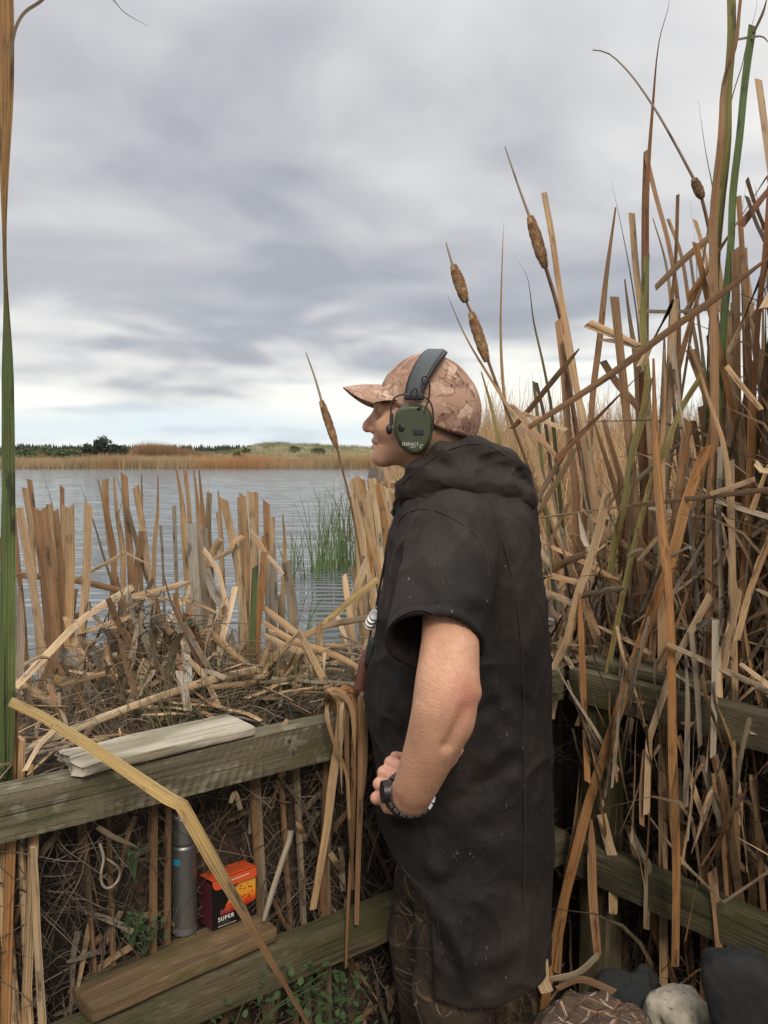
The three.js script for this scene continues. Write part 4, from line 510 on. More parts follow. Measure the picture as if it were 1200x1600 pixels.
{ // dead leaves fallen through the thicket and caught in the mats between the rails
  const r = rng(66), mats = [], cols = [];
  for (let i = 0; i < 2360; i++) {
    const k = i < 1050 ? 0 : i < 1350 ? 1 : i < 1650 ? 2 : i < 1940 ? 3 : i < 2060 ? 4 : 5, hp = [0.2 + 0.62 * r(), 0.28 + 0.42 * r()], p = k === 5 ? onR(0.42 + 0.5 * r(), 0.18 + 0.45 * r(), 1.35 + 0.72 * r()) : k === 4 ? onR(0.1 + 1.1 * r(), -0.02 - 0.04 * r(), 0.62 + 0.42 * r()) : k === 3 ? onL(hp[0], hp[1], 0.95 + 0.22 * r() * Math.exp(-Math.pow((hp[0] - 0.48) / 0.17, 2))) : k === 0 ? onR(-0.15 + 1.6 * r(), 0.05 + 0.55 * r(), 0.92 + 0.55 * r() * r()) : k === 1 ? onR(-0.05 + 1.4 * r(), 0.08 + 0.07 * r(), 0.1 + 0.85 * r()) : onL(-0.4 + (cornerT + 0.3) * r(), 0.055 + 0.04 * r(), 0.1 + 0.85 * r());
    if (k === 2 && p.y > 0.5 && p.y < 0.93) { const sx = p.x / -p.z * FOCAL + 600; if (sx > 225 && sx < 425) p.addScaledVector(LN, 0.06); }
    const L = k === 5 ? 0.16 + 0.3 * r() : k === 4 ? 0.14 + 0.26 * r() : k === 3 ? 0.08 + 0.2 * r() : k ? 0.04 + 0.14 * r() : 0.16 + 0.38 * r(); mats.push(mat4(p, quat((r() - 0.5) * 0.9, (k === 2 ? turnL : turnR) + (r() - 0.5) * 1.4, (k > 3 || r() < 0.75 ? 1.57 : 0) + (r() - 0.5) * (k === 4 ? 0.7 : k === 5 ? 1.1 : 1.5)), V(L, 1, k === 3 ? 0.8 + 1.1 * r() : k ? 0.5 + 0.8 * r() : 1.0 + 0.8 * r()))); const c = TONES[['umber', 'drab', 'grey', 'tan', 'brown', 'drab', 'umber', 'sand'][Math.floor(r() * 8)]], q = (k === 1 || k === 2 ? 0.35 : 0.75) + 0.5 * r(); cols.push(lin(c[0] * q, c[1] * q, c[2] * q));
  }
  instanced('dead_leaves', (() => { const g = bladeGeo([V(0, 0, 0), V(0.4, 0.002, 0), V(0.75, 0.006, 0.004), V(1, 0, 0)], { w: 0.013, n: V(0, 1, 0.2), seg: 7, thick: 0.08, wf: CUT(0.7), twist: 0.7 }); g.translate(-0.5, 0, 0); return g; })(), M({ map: bladeTex, roughness: 0.8, side: THREE.DoubleSide }), mats, cols, 'mass of dead leaves fallen through thicket and root mats', 'dead leaves');
}
{ // the thinner leaves of the thicket, past counting
  const r = rng(67), geos = [[0.10, 0.02, 0.25], [0.28, -0.05, 0.5], [0.55, 0.04, 0.62]].map(([bend, side, drop], i) => { const P = []; for (let k = 0; k <= 8; k++) { const t = k / 8; P.push(V(bend * t * t * t, t * (1 - drop * 0.35 * t * t * t), side * Math.sin(t * 5))); } return bladeGeo(P, { w: 0.0125, n: V(0.4, 0.1, 1), straight: true, twist: 1.1 - i * 0.9, wf: TIP(0.5), thick: 0.07 }); });
  geos.forEach((g, gi) => { const mats = [], cols = []; for (let i = 0; i < 330; i++) { const t = -0.12 + 1.55 * r(), s = 0.12 + 0.8 * r(), p = onR(t, s, 0), crown = Math.exp(-Math.pow((t - 0.66) / 0.38, 2)); p.y = groundY(p.x, p.z) - 0.04; const h = (0.42 + 0.62 * crown) * (0.65 + 0.5 * r()); mats.push(mat4(p, quat((r() - 0.5) * 0.45, r() * 6.28, (r() - 0.5) * 0.55), V(h, h, 0.9 + 0.5 * r()))); const c = TONES[['tan', 'sand', 'pale', 'brown', 'tan', 'grey', 'drab', 'orange', 'sand'][Math.floor(r() * 9)]], q = 0.8 + 0.4 * r(); cols.push(lin(c[0] * q, c[1] * q, c[2] * q)); } instanced('thicket_blades', g, M({ map: bladeTex, roughness: 0.75, side: THREE.DoubleSide }), mats, cols, ['thin upright dry blades filling the right-hand thicket', 'thin bowed dry blades filling the right-hand thicket', 'thin drooping dry blades filling the right-hand thicket'][gi], 'dry blades'); });
}
function wireGeo(seed, n = 9) { const r = rng(seed), P = []; let p = V(0, 0, 0), d = V(1, 0, 0); for (let i = 0; i < n; i++) { P.push(p.clone()); d.add(V((r() - 0.5) * 0.5, (r() - 0.5) * 0.7, (r() - 0.5) * 0.5)).normalize(); p.addScaledVector(d, 1 / n); } return tube(P, 0.0075, 0.0035, 12, 4); }
{ // dark roots and dead stems that make up the mat between the rails
  const r = rng(71);
  const make = (geo, count, name, label, lo, hi, wall) => {
    const mats = [], cols = [];
    for (let i = 0; i < count; i++) {
      const y = mix(0.02, 0.98, r()), p = wall === 'L' ? onL(-0.45 + (cornerT + 0.4) * r(), 0.072 + 0.05 * (r() - 0.5), y) : onR(-0.05 + 1.45 * r(), 0.13 + 0.08 * (r() - 0.5), y);
      const sx = p.x / -p.z * FOCAL + 600; if (wall === 'L' && sx > 205 && sx < 425 && y > 0.48 && y < 0.95) p.addScaledVector(LN, 0.045);
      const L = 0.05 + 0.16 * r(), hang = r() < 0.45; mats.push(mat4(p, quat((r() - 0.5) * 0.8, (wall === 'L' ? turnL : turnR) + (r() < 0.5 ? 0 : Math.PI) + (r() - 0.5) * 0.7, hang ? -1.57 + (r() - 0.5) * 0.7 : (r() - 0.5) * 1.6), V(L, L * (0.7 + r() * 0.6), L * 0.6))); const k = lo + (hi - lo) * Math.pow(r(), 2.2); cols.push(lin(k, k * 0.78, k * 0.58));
    }
    instanced(name, geo, STRAW, mats, cols, label, 'roots');
  };
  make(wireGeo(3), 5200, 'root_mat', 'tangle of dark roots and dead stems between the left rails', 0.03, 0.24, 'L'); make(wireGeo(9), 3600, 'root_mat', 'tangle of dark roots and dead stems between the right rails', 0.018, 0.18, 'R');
}
{ // reed stems packed upright behind the rails: those that show largest one by one
  const r = rng(81), tones = ['umber', 'drab', 'brown', 'umber', 'tan', 'drab'];
  const packL = [[3, 16, 'orange'], [12, 15, 'tan'], [22, 17, 'sand'], [33, 14, 'tan'], [46, 13, 'sand'], [58, 9, 'drab'], [240, 12, 'umber'], [258, 10, 'umber'], [409, 10, 'umber'], [419, 9, 'drab'], [455, 9, 'umber'], [476, 10, 'drab'], [500, 12, 'umber'], [512, 10, 'drab'], [180, 9, 'umber'], [150, 8, 'umber']];
  packL.forEach(([px, w, tone]) => { const d = dL(px) + 0.06 / 0.87 + (px < 60 ? -0.03 : 0), x = at(px, 1350, d), lx = (r() - 0.5) * 0.06; addLeaf([V(x.x - lx, 0.02, x.z), V(x.x, 0.5, x.z + 0.01 * r()), V(x.x + lx, 0.97, x.z)], tone, w, { thick: 0.35, label: px < 60 ? `${WORD[tone]} thick stem in the lower left corner` : `${WORD[tone]} stem packed below the left rail`, group: 'stems packed behind the left rails', name: 'packed_stem', cat: 'reed stem' }); });
  for (let i = 0; i < 44; i++) { const t = 0.12 + 1.1 * r(), p = onR(t, 0.10 + 0.08 * r(), 0), tone = tones[Math.floor(r() * 6)], lx = (r() - 0.5) * 0.25, top_ = 0.5 + 0.42 * r(); addLeaf([p.clone().setY(0.2), p.clone().add(V(lx * 0.5, top_ * 0.6, 0)), p.clone().add(V(lx, top_, 0))], tone, 9, { w: 0.012 + 0.011 * r(), label: `${WORD[tone]} stem packed behind the right rails`, group: 'stems packed behind the right rails', name: 'packed_stem', cat: 'reed stem' }); }
  // loose stems leaning below the left rail
  addLeaf(trace([412, 1438, 428, 1385, 444, 1335, 452, 1312, 454, 1298], (px) => dL(px) - 0.01), 'ash', 8, { keep: true, thick: 0.5, label: 'pale crooked stick leaning on the shelf right of the carton', name: 'leaning_stick', cat: 'stick' });
  addLeaf(trace([52, 1322, 55, 1390, 57, 1450, 62, 1530, 66, 1600], (px) => dL(px) - 0.02), 'sand', 13, { keep: true, thick: 0.5, label: 'stout tan stem in front of the stems packed at lower left', name: 'leaning_stick', cat: 'stick' });
  addLeaf(trace([152, 1292, 180, 1306, 212, 1322, 222, 1330], (px) => dL(px) + 0.02), 'drab', 8, { label: 'loose brown leaf caught in the root mat under the left rail', name: 'caught_leaf', wf: TIP(0.5) });
  addLeaf(trace([360, 1255, 366, 1240, 374, 1264, 377, 1266], (px) => dL(px) + 0.02), 'drab', 7, { label: 'small leaf scrap tucked under the left rail above the carton', name: 'caught_leaf' });
  // ring-shaped root loop
  const lp = trace([156, 1318, 162, 1342, 158, 1365, 160, 1382, 168, 1388, 177, 1384, 186, 1372, 186, 1358, 176, 1348, 167, 1342], (px) => dL(px) + 0.03), lm = new THREE.Mesh(tube(lp, 0.003, 0.002, 40, 6), BLADE.ash); top(lm, 'root_loop', 'pale root curled into a loop under the left rail', 'root');
}
{ // dry brush of the heap and grass on the left bank
  const r = rng(91), mats = [], cols = [];
  for (let i = 0; i < 380; i++) { const t = 0.05 + 1.5 * r(), s = 0.10 + 0.75 * r(), p = onL(t, s, 0); p.y = groundY(p.x, p.z) - 0.02; const heap = Math.exp(-Math.pow((t - 0.5) / 0.3, 2)), g = fbm(p.x * 4, p.z * 4, 6, 3); mats.push(mat4(p, quat((r() - 0.5) * 1.1, r() * 6.28, (r() - 0.5) * 1.1), V(0.7, (0.35 + 0.9 * heap) * (0.5 + 0.6 * r()), 0.7))); const k = 0.6 + 0.6 * r(); cols.push(lin(...mix3([0.20, 0.14, 0.08], [0.11, 0.115, 0.04], sst(0.5, 0.62, g)).map((v) => v * k))); }
  instanced('bank_grass', tuft(51, 12, 0.2, 0.004, 0.12, 0.16, 3), STRAW, mats, cols, 'wiry dry grass among the stalks on the left bank', 'grass');
  const m2 = [], c2 = []; for (let i = 0; i < 2200; i++) { const t = 0.20 + 0.62 * r(), s = 0.15 + 0.6 * r(), p = onL(t, s, 0); p.y = groundY(p.x, p.z) + 0.27 * r() * Math.exp(-Math.pow((t - 0.48) / 0.15, 2) - Math.pow((s - 0.5) / 0.2, 2)); const L = 0.08 + 0.14 * r(); m2.push(mat4(p, quat((r() - 0.5) * 2, r() * 6.28, (r() - 0.5) * 2), L)); const k = 0.05 + 0.28 * r() * r(); c2.push(lin(k, k * 0.8, k * 0.58)); }
  instanced('brush_heap', wireGeo(14), STRAW, m2, c2, 'heap of dead twigs and roots in the middle of the left bank', 'brush');
  const m3 = [], c3 = []; for (let i = 0; i < 500; i++) { const p = onL(0.9 + 0.55 * r(), 0.08 + 0.3 * r(), 0); p.y = groundY(p.x, p.z) + 0.05 * r(); const L = 0.05 + 0.1 * r(); m3.push(mat4(p, quat((r() - 0.5) * 1.6, r() * 6.28, (r() - 0.5) * 1.6), L)); const k = 0.1 + 0.3 * r() * r(); c3.push(lin(k, k * 0.78, k * 0.55)); }
  instanced('twig_litter', wireGeo(15), STRAW, m3, c3, 'dry twig litter on the bank near the hanging leaves', 'twigs');
}
// green rushes in the water
{ const mtR = plain([0.10, 0.155, 0.055], 0.6), mtS = plain([0.13, 0.12, 0.055], 0.7);
  [[520, 893, 0.52, 64, 0.32, 0, 'tall clump of green rushes in the water beside the sheaf'], [538, 885, 0.60, 60, 0.3, 0, 'tallest dense green rushes against the sheaf'], [500, 905, 0.30, 22, 0.28, 0, 'middle low clump of green rushes in the water'], [478, 905, 0.28, 16, 0.25, 0, 'leftmost thin clump of green rushes in the water'], [454, 880, 0.34, 12, 0.15, 0, 'sparse rushes rising behind the right end of the row'], [468, 982, 0.18, 6, 0.08, 0, 'few short rush blades by the near water edge'], [566, 775, 0.12, 18, 0.4, 1, 'thin dark rushes rising behind the sheaf before the face'], [600, 780, 0.1, 20, 0.4, 1, 'thin dark rushes behind the sheaf under the chin']]
    .forEach(([px, py, h, n, sp, k, label], i) => { const p = k ? at(px, py, 4.6) : atY(px, py, WATER); const g = thing('rush_clump', label, 'rushes', V(p.x, Math.max(k ? p.y - 0.25 : WATER - 0.1, WATER - 0.1), p.z), 'clumps of green rushes'); part('blades', tuft(100 + i, n, h + (k ? 0.35 : 0.2), 0.011, sp, 0.14, 5), k ? mtS : mtR, g); });
}
// low green weeds
{ const mt = MP({ color: lin(0.05, 0.10, 0.028), roughness: 0.8, transmission: 0.25, thickness: 0, side: THREE.DoubleSide });
  function weed(seed, n, h, sp, lf) { const r = rng(seed), list = []; for (let i = 0; i < n; i++) { const a = r() * 6.283, q = sp * Math.sqrt(r()), c = V(Math.cos(a) * q, h * (0.15 + 0.85 * r()) * (1 - 0.4 * q / sp), Math.sin(a) * q * 0.6), s = new THREE.Shape(); s.moveTo(0, 0); s.bezierCurveTo(0.5, 0.2, 0.45, 0.8, 0, 1); s.bezierCurveTo(-0.45, 0.8, -0.5, 0.2, 0, 0); const g = new THREE.ShapeGeometry(s, 3), p = g.attributes.position; for (let k = 0; k < p.count; k++) p.setZ(k, 0.22 * p.getX(k) * p.getX(k) * 4 - 0.25 * p.getY(k) * p.getY(k)); const L = lf * (0.5 + 0.8 * r()); g.scale(L, L, L); g.rotateX(-1.2 + r() * 1.3); g.rotateY(r() * 6.28); g.translate(c.x, c.y, c.z); list.push(g); } const g = bake(list); g.computeVertexNormals(); return g; }
  [[430, 1625, 0.15, 0.20, 170, 0.02, 'L', 'lush green weed growing at the bottom edge left of the man'], [520, 1610, 0.13, 0.13, 80, 0.019, 'L', 'green weed at the man’s feet beside the trousers'], [225, 1468, 0.035, 0.045, 70, 0.011, 'S', 'small green weed on the shelf left of the flask'], [205, 1455, 0.035, 0.03, 36, 0.010, 'S', 'sprig of weed climbing the root mat above the shelf'], [210, 1350, 0.04, 0.04, 22, 0.009, 'S', 'few green leaves in the root mat under the left rail'], [293, 990, 0.045, 0.03, 40, 0.011, 'B', 'tiny bright green seedling on the brushy heap']]
    .forEach(([px, py, h, sp, n, lf, w, label], i) => { const d = w === 'B' ? dL(px) + 0.45 : w === 'S' ? dL(px) + 0.035 : dL(px) - 0.06, p = at(px, py, d); const g = thing('green_weed', label, 'weed', p, 'low green weeds'); part('leaves', weed(200 + i, n, h, sp, lf), mt, g); const st = []; const r = rng(300 + i); for (let k = 0; k < 7; k++) st.push(tube([V(0, -0.03, 0), V((r() - 0.5) * sp, h * 0.4, (r() - 0.5) * sp * 0.5), V((r() - 0.5) * sp * 1.4, h * 0.8, (r() - 0.5) * sp * 0.6)], 0.0015, 0.001, 5, 4)); part('stems', bake(st), mt, g); });
}
// ================================================================ things kept in the blind
{ // steel vacuum flask
  const p = atY(297, 1462, 0.600), R = 20.5 * -p.z / FOCAL, g = thing('vacuum_flask', 'dark steel vacuum flask standing on the shelf plank', 'flask', V(p.x, 0.6, p.z).addScaledVector(LN, R));
  const st = M({ color: lin(0.30, 0.30, 0.295), metalness: 0.85, roughness: 0.42, name: 'brushed_steel' }), lathe = (a) => new THREE.LatheGeometry(a.map(([x, y]) => new THREE.Vector2(x * R, y)), 40);
  part('body', lathe([[0.01, 0], [0.9, 0], [1, 0.006], [1, 0.175], [0.985, 0.18], [0.8, 0.183]]), st, g); part('cup', lathe([[0.8, 0.182], [0.97, 0.184], [0.97, 0.19], [0.9, 0.235], [0.84, 0.243], [0.01, 0.244]]), st, g);
  part('base_ring', lathe([[1.006, 0.001], [1.02, 0.003], [1.02, 0.012], [1.006, 0.014]]), M({ color: lin(0.12, 0.12, 0.12), roughness: 0.6 }), g);
  const stick_ = new THREE.CylinderGeometry(R * 1.012, R * 1.012, 0.013, 12, 1, true, -0.28, 0.56); const lb = part('sticker', stick_, M({ color: lin(0.02, 0.27, 0.45), roughness: 0.5, side: THREE.DoubleSide }), g, V(0, 0.152, 0)); lb.rotation.y = -0.35; lb.rotation.z = 0; lb.userData.label = 'small blue square sticker';
}
{ // cartridge carton, its flap torn open
  const c = document.createElement('canvas'); c.width = 512; c.height = 512; const x = c.getContext('2d'), r = rng(5);
  x.fillStyle = '#15110f'; x.fillRect(0, 0, 512, 512); const gr = x.createLinearGradient(0, 60, 0, 390); gr.addColorStop(0, '#e9b24a'); gr.addColorStop(0.5, '#f0962c'); gr.addColorStop(0.8, '#c63a1c'); gr.addColorStop(1, '#5a1226'); x.fillStyle = gr; x.beginPath(); x.moveTo(150, 300); x.quadraticCurveTo(240, 120, 330, 60); x.lineTo(512, 60); x.lineTo(512, 330); x.quadraticCurveTo(330, 380, 90, 372); x.closePath(); x.fill();
  x.fillStyle = '#1a0f0c'; for (let i = 0; i < 26; i++) { x.beginPath(); x.ellipse(240 + 230 * r(), 110 + 170 * r(), 5 + 12 * r(), 2 + 5 * r(), r() * 3, 0, 7); x.fill(); } x.fillStyle = 'rgba(180,60,20,.8)'; for (let i = 0; i < 9; i++) { x.beginPath(); x.ellipse(140 + 300 * r(), 260 + 80 * r(), 40 * r() + 10, 12, r(), 0, 7); x.fill(); }
  x.font = 'bold 76px sans-serif'; x.fillStyle = '#f4d13c'; x.fillText('N', 300, 352); x.fillStyle = '#9a5a64'; x.fillText('P', 90, 362); x.fillText('H', 150, 360);
  x.fillStyle = '#f2efe8'; x.font = 'bold 62px sans-serif'; x.fillText('SUPER', 66, 430); x.font = 'bold 92px sans-serif'; x.fillText('3', 352, 430); x.fillStyle = '#5a5654'; x.font = 'bold 50px sans-serif'; x.fillText('STEEL', 70, 472); x.fillStyle = '#c9c5bd'; x.fillRect(66, 484, 210, 8);
  const t = new THREE.CanvasTexture(c); t.colorSpace = THREE.SRGBColorSpace;
  const face = M({ map: t, roughness: 0.5 }), dark = M({ color: lin(0.012, 0.009, 0.009), roughness: 0.5 }), org = M({ color: lin(0.62, 0.085, 0.02), roughness: 0.5 }), side = M({ color: lin(0.10, 0.022, 0.03), roughness: 0.5 });
  const p = atY(331, 1456, 0.600), q = atY(399, 1429, 0.600), W = p.distanceTo(q) * 1.0, H = 0.096, D = 0.05, g = thing('cartridge_carton', 'small orange and black cartridge carton with its lid ajar beside the flask', 'carton', p.clone().lerp(q, 0.5).setY(0.5995).addScaledVector(LN, D / 2)); g.rotation.y = Math.atan2(-(q.z - p.z), q.x - p.x);
  const b = new THREE.BoxGeometry(W, H, D); b.translate(0, H / 2, 0); const bm = new THREE.Mesh(b, [side, side, dark, dark, face, dark]); bm.name = 'box'; g.add(bm);
  const lid = new THREE.Mesh(new RoundedBoxGeometry(W * 1.01, 0.0025, D * 1.02, 2, 0.001), org); lid.name = 'lid'; lid.position.set(0, H + 0.006, 0); lid.rotation.x = -0.12; g.add(lid);
  const s = new THREE.Shape(); s.moveTo(-W / 2, 0); s.lineTo(W / 2, 0); s.lineTo(W / 2, -0.012); s.quadraticCurveTo(W / 2, -0.019, W / 2 - 0.009, -0.019); s.lineTo(-W / 2 + 0.014, -0.019); s.quadraticCurveTo(-W / 2, -0.019, -W / 2, -0.006); s.closePath(); const fl = new THREE.Mesh(new THREE.ExtrudeGeometry(s, { depth: 0.0012, bevelEnabled: false }), org); fl.name = 'flap'; fl.position.set(0, H + 0.008, D / 2 + 0.002); fl.rotation.x = -0.18; g.add(fl);
  const ln = part('print', new THREE.BoxGeometry(W * 0.42, 0.0022, 0.0004), M({ color: lin(0.6, 0.45, 0.38) }), fl, V(W * 0.12, -0.008, 0.0015)); ln.rotation.z = 0.02;
}
// rocks, bag and cloth on the ledge at the foot of the right wall
function lumpy(seed, rx, ry, rz, amp, seg = 40, box = 2.6) { const g = new THREE.SphereGeometry(1, seg, seg * 0.7 | 0), p = g.attributes.position; for (let i = 0; i < p.count; i++) { const v = V(p.getX(i), p.getY(i), p.getZ(i)), m = Math.pow(Math.pow(Math.abs(v.x), box) + Math.pow(Math.abs(v.y), box) + Math.pow(Math.abs(v.z), box), -1 / box), k = m * (1 + amp * (fbm(v.x * 1.6 + seed, v.y * 1.6, v.z * 1.6, 4) - 0.5) + amp * 0.25 * (fbm(v.x * 7, v.y * 7 + seed, v.z * 7, 3) - 0.5)); p.setXYZ(i, v.x * k * rx, v.y * k * ry, v.z * k * rz); } g.computeVertexNormals(); return g; }
const stoneT = (seed, a, b) => tex(256, 256, (u, v) => { const n = fbm(u * 9, v * 9, seed, 5), f = noise(u * 200, v * 200, seed); return mix3(a, b, clamp(n * 1.1 + (f - 0.5) * 0.5, 0, 1)).map((q) => q * (1 - 0.22 * sst(0.80, 0.9, noise(u * 24, v * 24, seed + 3)))); });
{
  const d1 = 1.66, p = at(1062, 1590, d1), m = new THREE.Mesh(lumpy(3, 0.066, 0.052, 0.06, 0.5), M({ map: stoneT(3, [0.52, 0.49, 0.43], [0.74, 0.70, 0.63]), bumpMap: bladeBump, bumpScale: 0.001, roughness: 0.95 })); m.position.copy(p); m.rotation.set(0.1, 0.5, -0.25); top(m, 'pale_rock', 'pale cream rock lying between dark cloth and bag', 'rock');
  const c = at(1172, 1588, 1.55), dk = M({ color: lin(0.0095, 0.0105, 0.011), roughness: 0.85, bumpMap: tex(128, 128, (u, v) => fbm(u * 30, v * 30, 2, 3), false), bumpScale: 0.003 });
  const b = new THREE.Mesh(lumpy(8, 0.07, 0.115, 0.05, 0.35, 44, 5), dk); b.position.copy(c); b.rotation.set(-0.1, -0.35, 0.22); top(b, 'dark_pack', 'slate-black pack leaning in the lower right corner', 'pack');
  const e = at(985, 1568, 1.74), k = new THREE.Mesh(lumpy(12, 0.075, 0.07, 0.06, 0.9, 44, 2.2), M({ color: lin(0.012, 0.014, 0.0145), roughness: 0.9 })); k.position.copy(e); top(k, 'dark_cloth', 'crumpled dark cloth behind the pale rock', 'cloth');
}
// camouflage print: reed stems and leaves over mud
function camo(seed, back, inks, n, w = 1024, h = 1024) {
  const c = document.createElement('canvas'); c.width = w; c.height = h; const x = c.getContext('2d'), r = rng(seed); x.fillStyle = back; x.fillRect(0, 0, w, h);
  for (let i = 0; i < n; i++) { x.strokeStyle = x.fillStyle = inks[Math.floor(r() * inks.length)]; x.globalAlpha = 0.45 + 0.5 * r(); x.lineWidth = 2 + 13 * r() * r(); const X = r() * w, Y = r() * h, a = r() * 6.28, L = 40 + 170 * r(); for (const ox of [-w, 0, w]) { x.beginPath(); x.moveTo(X + ox, Y); x.quadraticCurveTo(X + ox + Math.cos(a) * L * 0.6 + 30 * (r() - 0.5), Y + Math.sin(a) * L * 0.6, X + ox + Math.cos(a + 0.4) * L, Y + Math.sin(a + 0.4) * L); x.stroke(); } }
  const t = new THREE.CanvasTexture(c); t.wrapS = t.wrapT = THREE.RepeatWrapping; t.colorSpace = THREE.SRGBColorSpace; return t;
}
const camoT = camo(7, '#3a3026', ['#15110e', '#5a4836', '#7d684e', '#a3917a', '#1c1713', '#4a3a2c', '#2a2019', '#6d5239'], 800);
const clothBump = tex(256, 256, (u, v) => 0.5 + 0.25 * Math.sin(u * 2 * Math.PI * 64) * Math.sin(v * 2 * Math.PI * 64) + 0.25 * (noise(u * 128, v * 128, 3) - 0.5), false);
{
  const g = lumpy(21, 0.13, 0.075, 0.09, 0.8, 70, 2.4); { const q = g.attributes.position, w = g.attributes.uv; for (let i = 0; i < q.count; i++) w.setXY(i, q.getX(i) * 4.5 + q.getY(i) * 2.5, q.getZ(i) * 4.5 - q.getY(i) * 2); } const p = at(925, 1636, 1.56); const m = new THREE.Mesh(g, M({ map: camo(9, '#4a3b30', ['#2a201a', '#6b5848', '#b9ae9e', '#8f6a4a', '#3a2c22', '#55402f'], 300, 512, 512), roughness: 0.9, bumpMap: clothBump, bumpScale: 0.001 })); m.position.copy(p); m.rotation.y = 0.4; top(m, 'camouflage_bag', 'crumpled reed-camouflage bag at the bottom edge right of the man', 'bag');
  addLeaf(trace([848, 1500, 846, 1530, 855, 1550], () => 1.62), 'sand', 18, { label: 'short pale leaf scrap at the coat hem', name: 'leaf_scrap' }); addLeaf(trace([860, 1530, 900, 1520, 935, 1492], () => 1.64), 'drab', 9, { label: 'drab leaf lying above the camouflage bag', name: 'leaf_scrap' }); addLeaf(trace([870, 1545, 910, 1535, 960, 1550], () => 1.66), 'umber', 11, { label: 'dark leaf lying behind the camouflage bag', name: 'leaf_scrap' });
}
// ================================================================ the man
const smin = (a, b, k) => { const h = Math.max(k - Math.abs(a - b), 0) / k; return Math.min(a, b) - h * h * k * 0.25; }, smax = (a, b, k) => -smin(-a, -b, k);
function cone(p, a, b, ra, rb) {                                  // distance to a capsule that tapers
  const bx = b.x - a.x, by = b.y - a.y, bz = b.z - a.z, px = p.x - a.x, py = p.y - a.y, pz = p.z - a.z, t = clamp((px * bx + py * by + pz * bz) / (bx * bx + by * by + bz * bz), 0, 1);
  return Math.hypot(px - bx * t, py - by * t, pz - bz * t) - (ra + (rb - ra) * t);
}
function ell(p, c, rx, ry, rz) { const x = (p.x - c.x) / rx, y = (p.y - c.y) / ry, z = (p.z - c.z) / rz, k0 = Math.hypot(x, y, z), k1 = Math.hypot(x / rx, y / ry, z / rz); return k1 > 1e-9 ? k0 * (k0 - 1) / k1 : -Math.min(rx, ry, rz); }
// surface nets over a box; blocks far from the surface are skipped
function mesher(f, lo, hi, cell, slack = 1.6) {
  const n = [0, 1, 2].map((i) => Math.ceil((hi.getComponent(i) - lo.getComponent(i)) / cell) + 1), [nx, ny, nz] = n, D = new Float32Array(nx * ny * nz), B = 5, p = V(0, 0, 0), rad = B * cell * 0.87 * slack + cell;
  for (let bz = 0; bz < nz; bz += B) for (let by = 0; by < ny; by += B) for (let bx = 0; bx < nx; bx += B) {
    p.set(lo.x + (bx + B / 2) * cell, lo.y + (by + B / 2) * cell, lo.z + (bz + B / 2) * cell); const c = f(p), far = Math.abs(c) > rad;
    for (let z = bz; z < Math.min(nz, bz + B); z++) for (let y = by; y < Math.min(ny, by + B); y++) for (let x = bx; x < Math.min(nx, bx + B); x++) { if (!far) { p.set(lo.x + x * cell, lo.y + y * cell, lo.z + z * cell); } D[(z * ny + y) * nx + x] = far ? c : f(p); }
  }
  const id = new Int32Array(nx * ny * nz).fill(-1), pos = [], idx = [], E = [[0, 1], [0, 2], [0, 4], [1, 3], [1, 5], [2, 3], [2, 6], [3, 7], [4, 5], [4, 6], [5, 7], [6, 7]], off = [0, 1, nx, nx + 1, nx * ny, nx * ny + 1, nx * ny + nx, nx * ny + nx + 1], v = new Float32Array(8);
  for (let z = 0; z < nz - 1; z++) for (let y = 0; y < ny - 1; y++) for (let x = 0; x < nx - 1; x++) {
    const q = (z * ny + y) * nx + x; let mask = 0; for (let k = 0; k < 8; k++) { v[k] = D[q + off[k]]; if (v[k] < 0) mask |= 1 << k; } if (mask === 0 || mask === 255) continue;
    let sx = 0, sy = 0, sz = 0, c = 0; for (const [a, b] of E) if (((mask >> a) & 1) !== ((mask >> b) & 1)) { const t = v[a] / (v[a] - v[b]); sx += (a & 1) + ((b & 1) - (a & 1)) * t; sy += ((a >> 1) & 1) + (((b >> 1) & 1) - ((a >> 1) & 1)) * t; sz += (a >> 2) + ((b >> 2) - (a >> 2)) * t; c++; }
    id[q] = pos.length / 3; pos.push(lo.x + (x + sx / c) * cell, lo.y + (y + sy / c) * cell, lo.z + (z + sz / c) * cell);
  }
  const quad = (a, b, c, d, flip) => { if (a < 0 || b < 0 || c < 0 || d < 0) return; flip ? idx.push(a, c, b, a, d, c) : idx.push(a, b, c, a, c, d); };
  const sx = 1, sy = nx, sz = nx * ny;
  for (let z = 1; z < nz - 1; z++) for (let y = 1; y < ny - 1; y++) for (let x = 1; x < nx - 1; x++) {
    const q = (z * ny + y) * nx + x, s = D[q] < 0;
    if (s !== D[q + sx] < 0) quad(id[q - sy - sz], id[q - sz], id[q], id[q - sy], !s);
    if (s !== D[q + sy] < 0) quad(id[q - sx - sz], id[q - sx], id[q], id[q - sz], !s);
    if (s !== D[q + sz] < 0) quad(id[q - sx - sy], id[q - sy], id[q], id[q - sx], !s);
  }
  const g = new THREE.BufferGeometry(); g.setAttribute('position', new THREE.Float32BufferAttribute(pos, 3)); g.setIndex(idx); g.computeVertexNormals(); return g;
}
function roundUV(g, c, k = 0.3, sv = 1) { const p = g.attributes.position, uv = []; for (let i = 0; i < p.count; i++) { const a = Math.atan2(p.getX(i) - c.x, p.getZ(i) - c.z); uv.push(a * k, p.getY(i) * sv + 0.15 * (p.getZ(i) - c.z)); } g.setAttribute('uv', new THREE.Float32BufferAttribute(uv, 2)); return g; }
const BD = 1.75, KX = BD / FOCAL;                                  // the man's depth, metres per pixel there
const H = (px, py, dz = 0) => at(px, py, BD).add(V(0, 0, dz));     // a point on his middle plane, moved toward the camera by dz
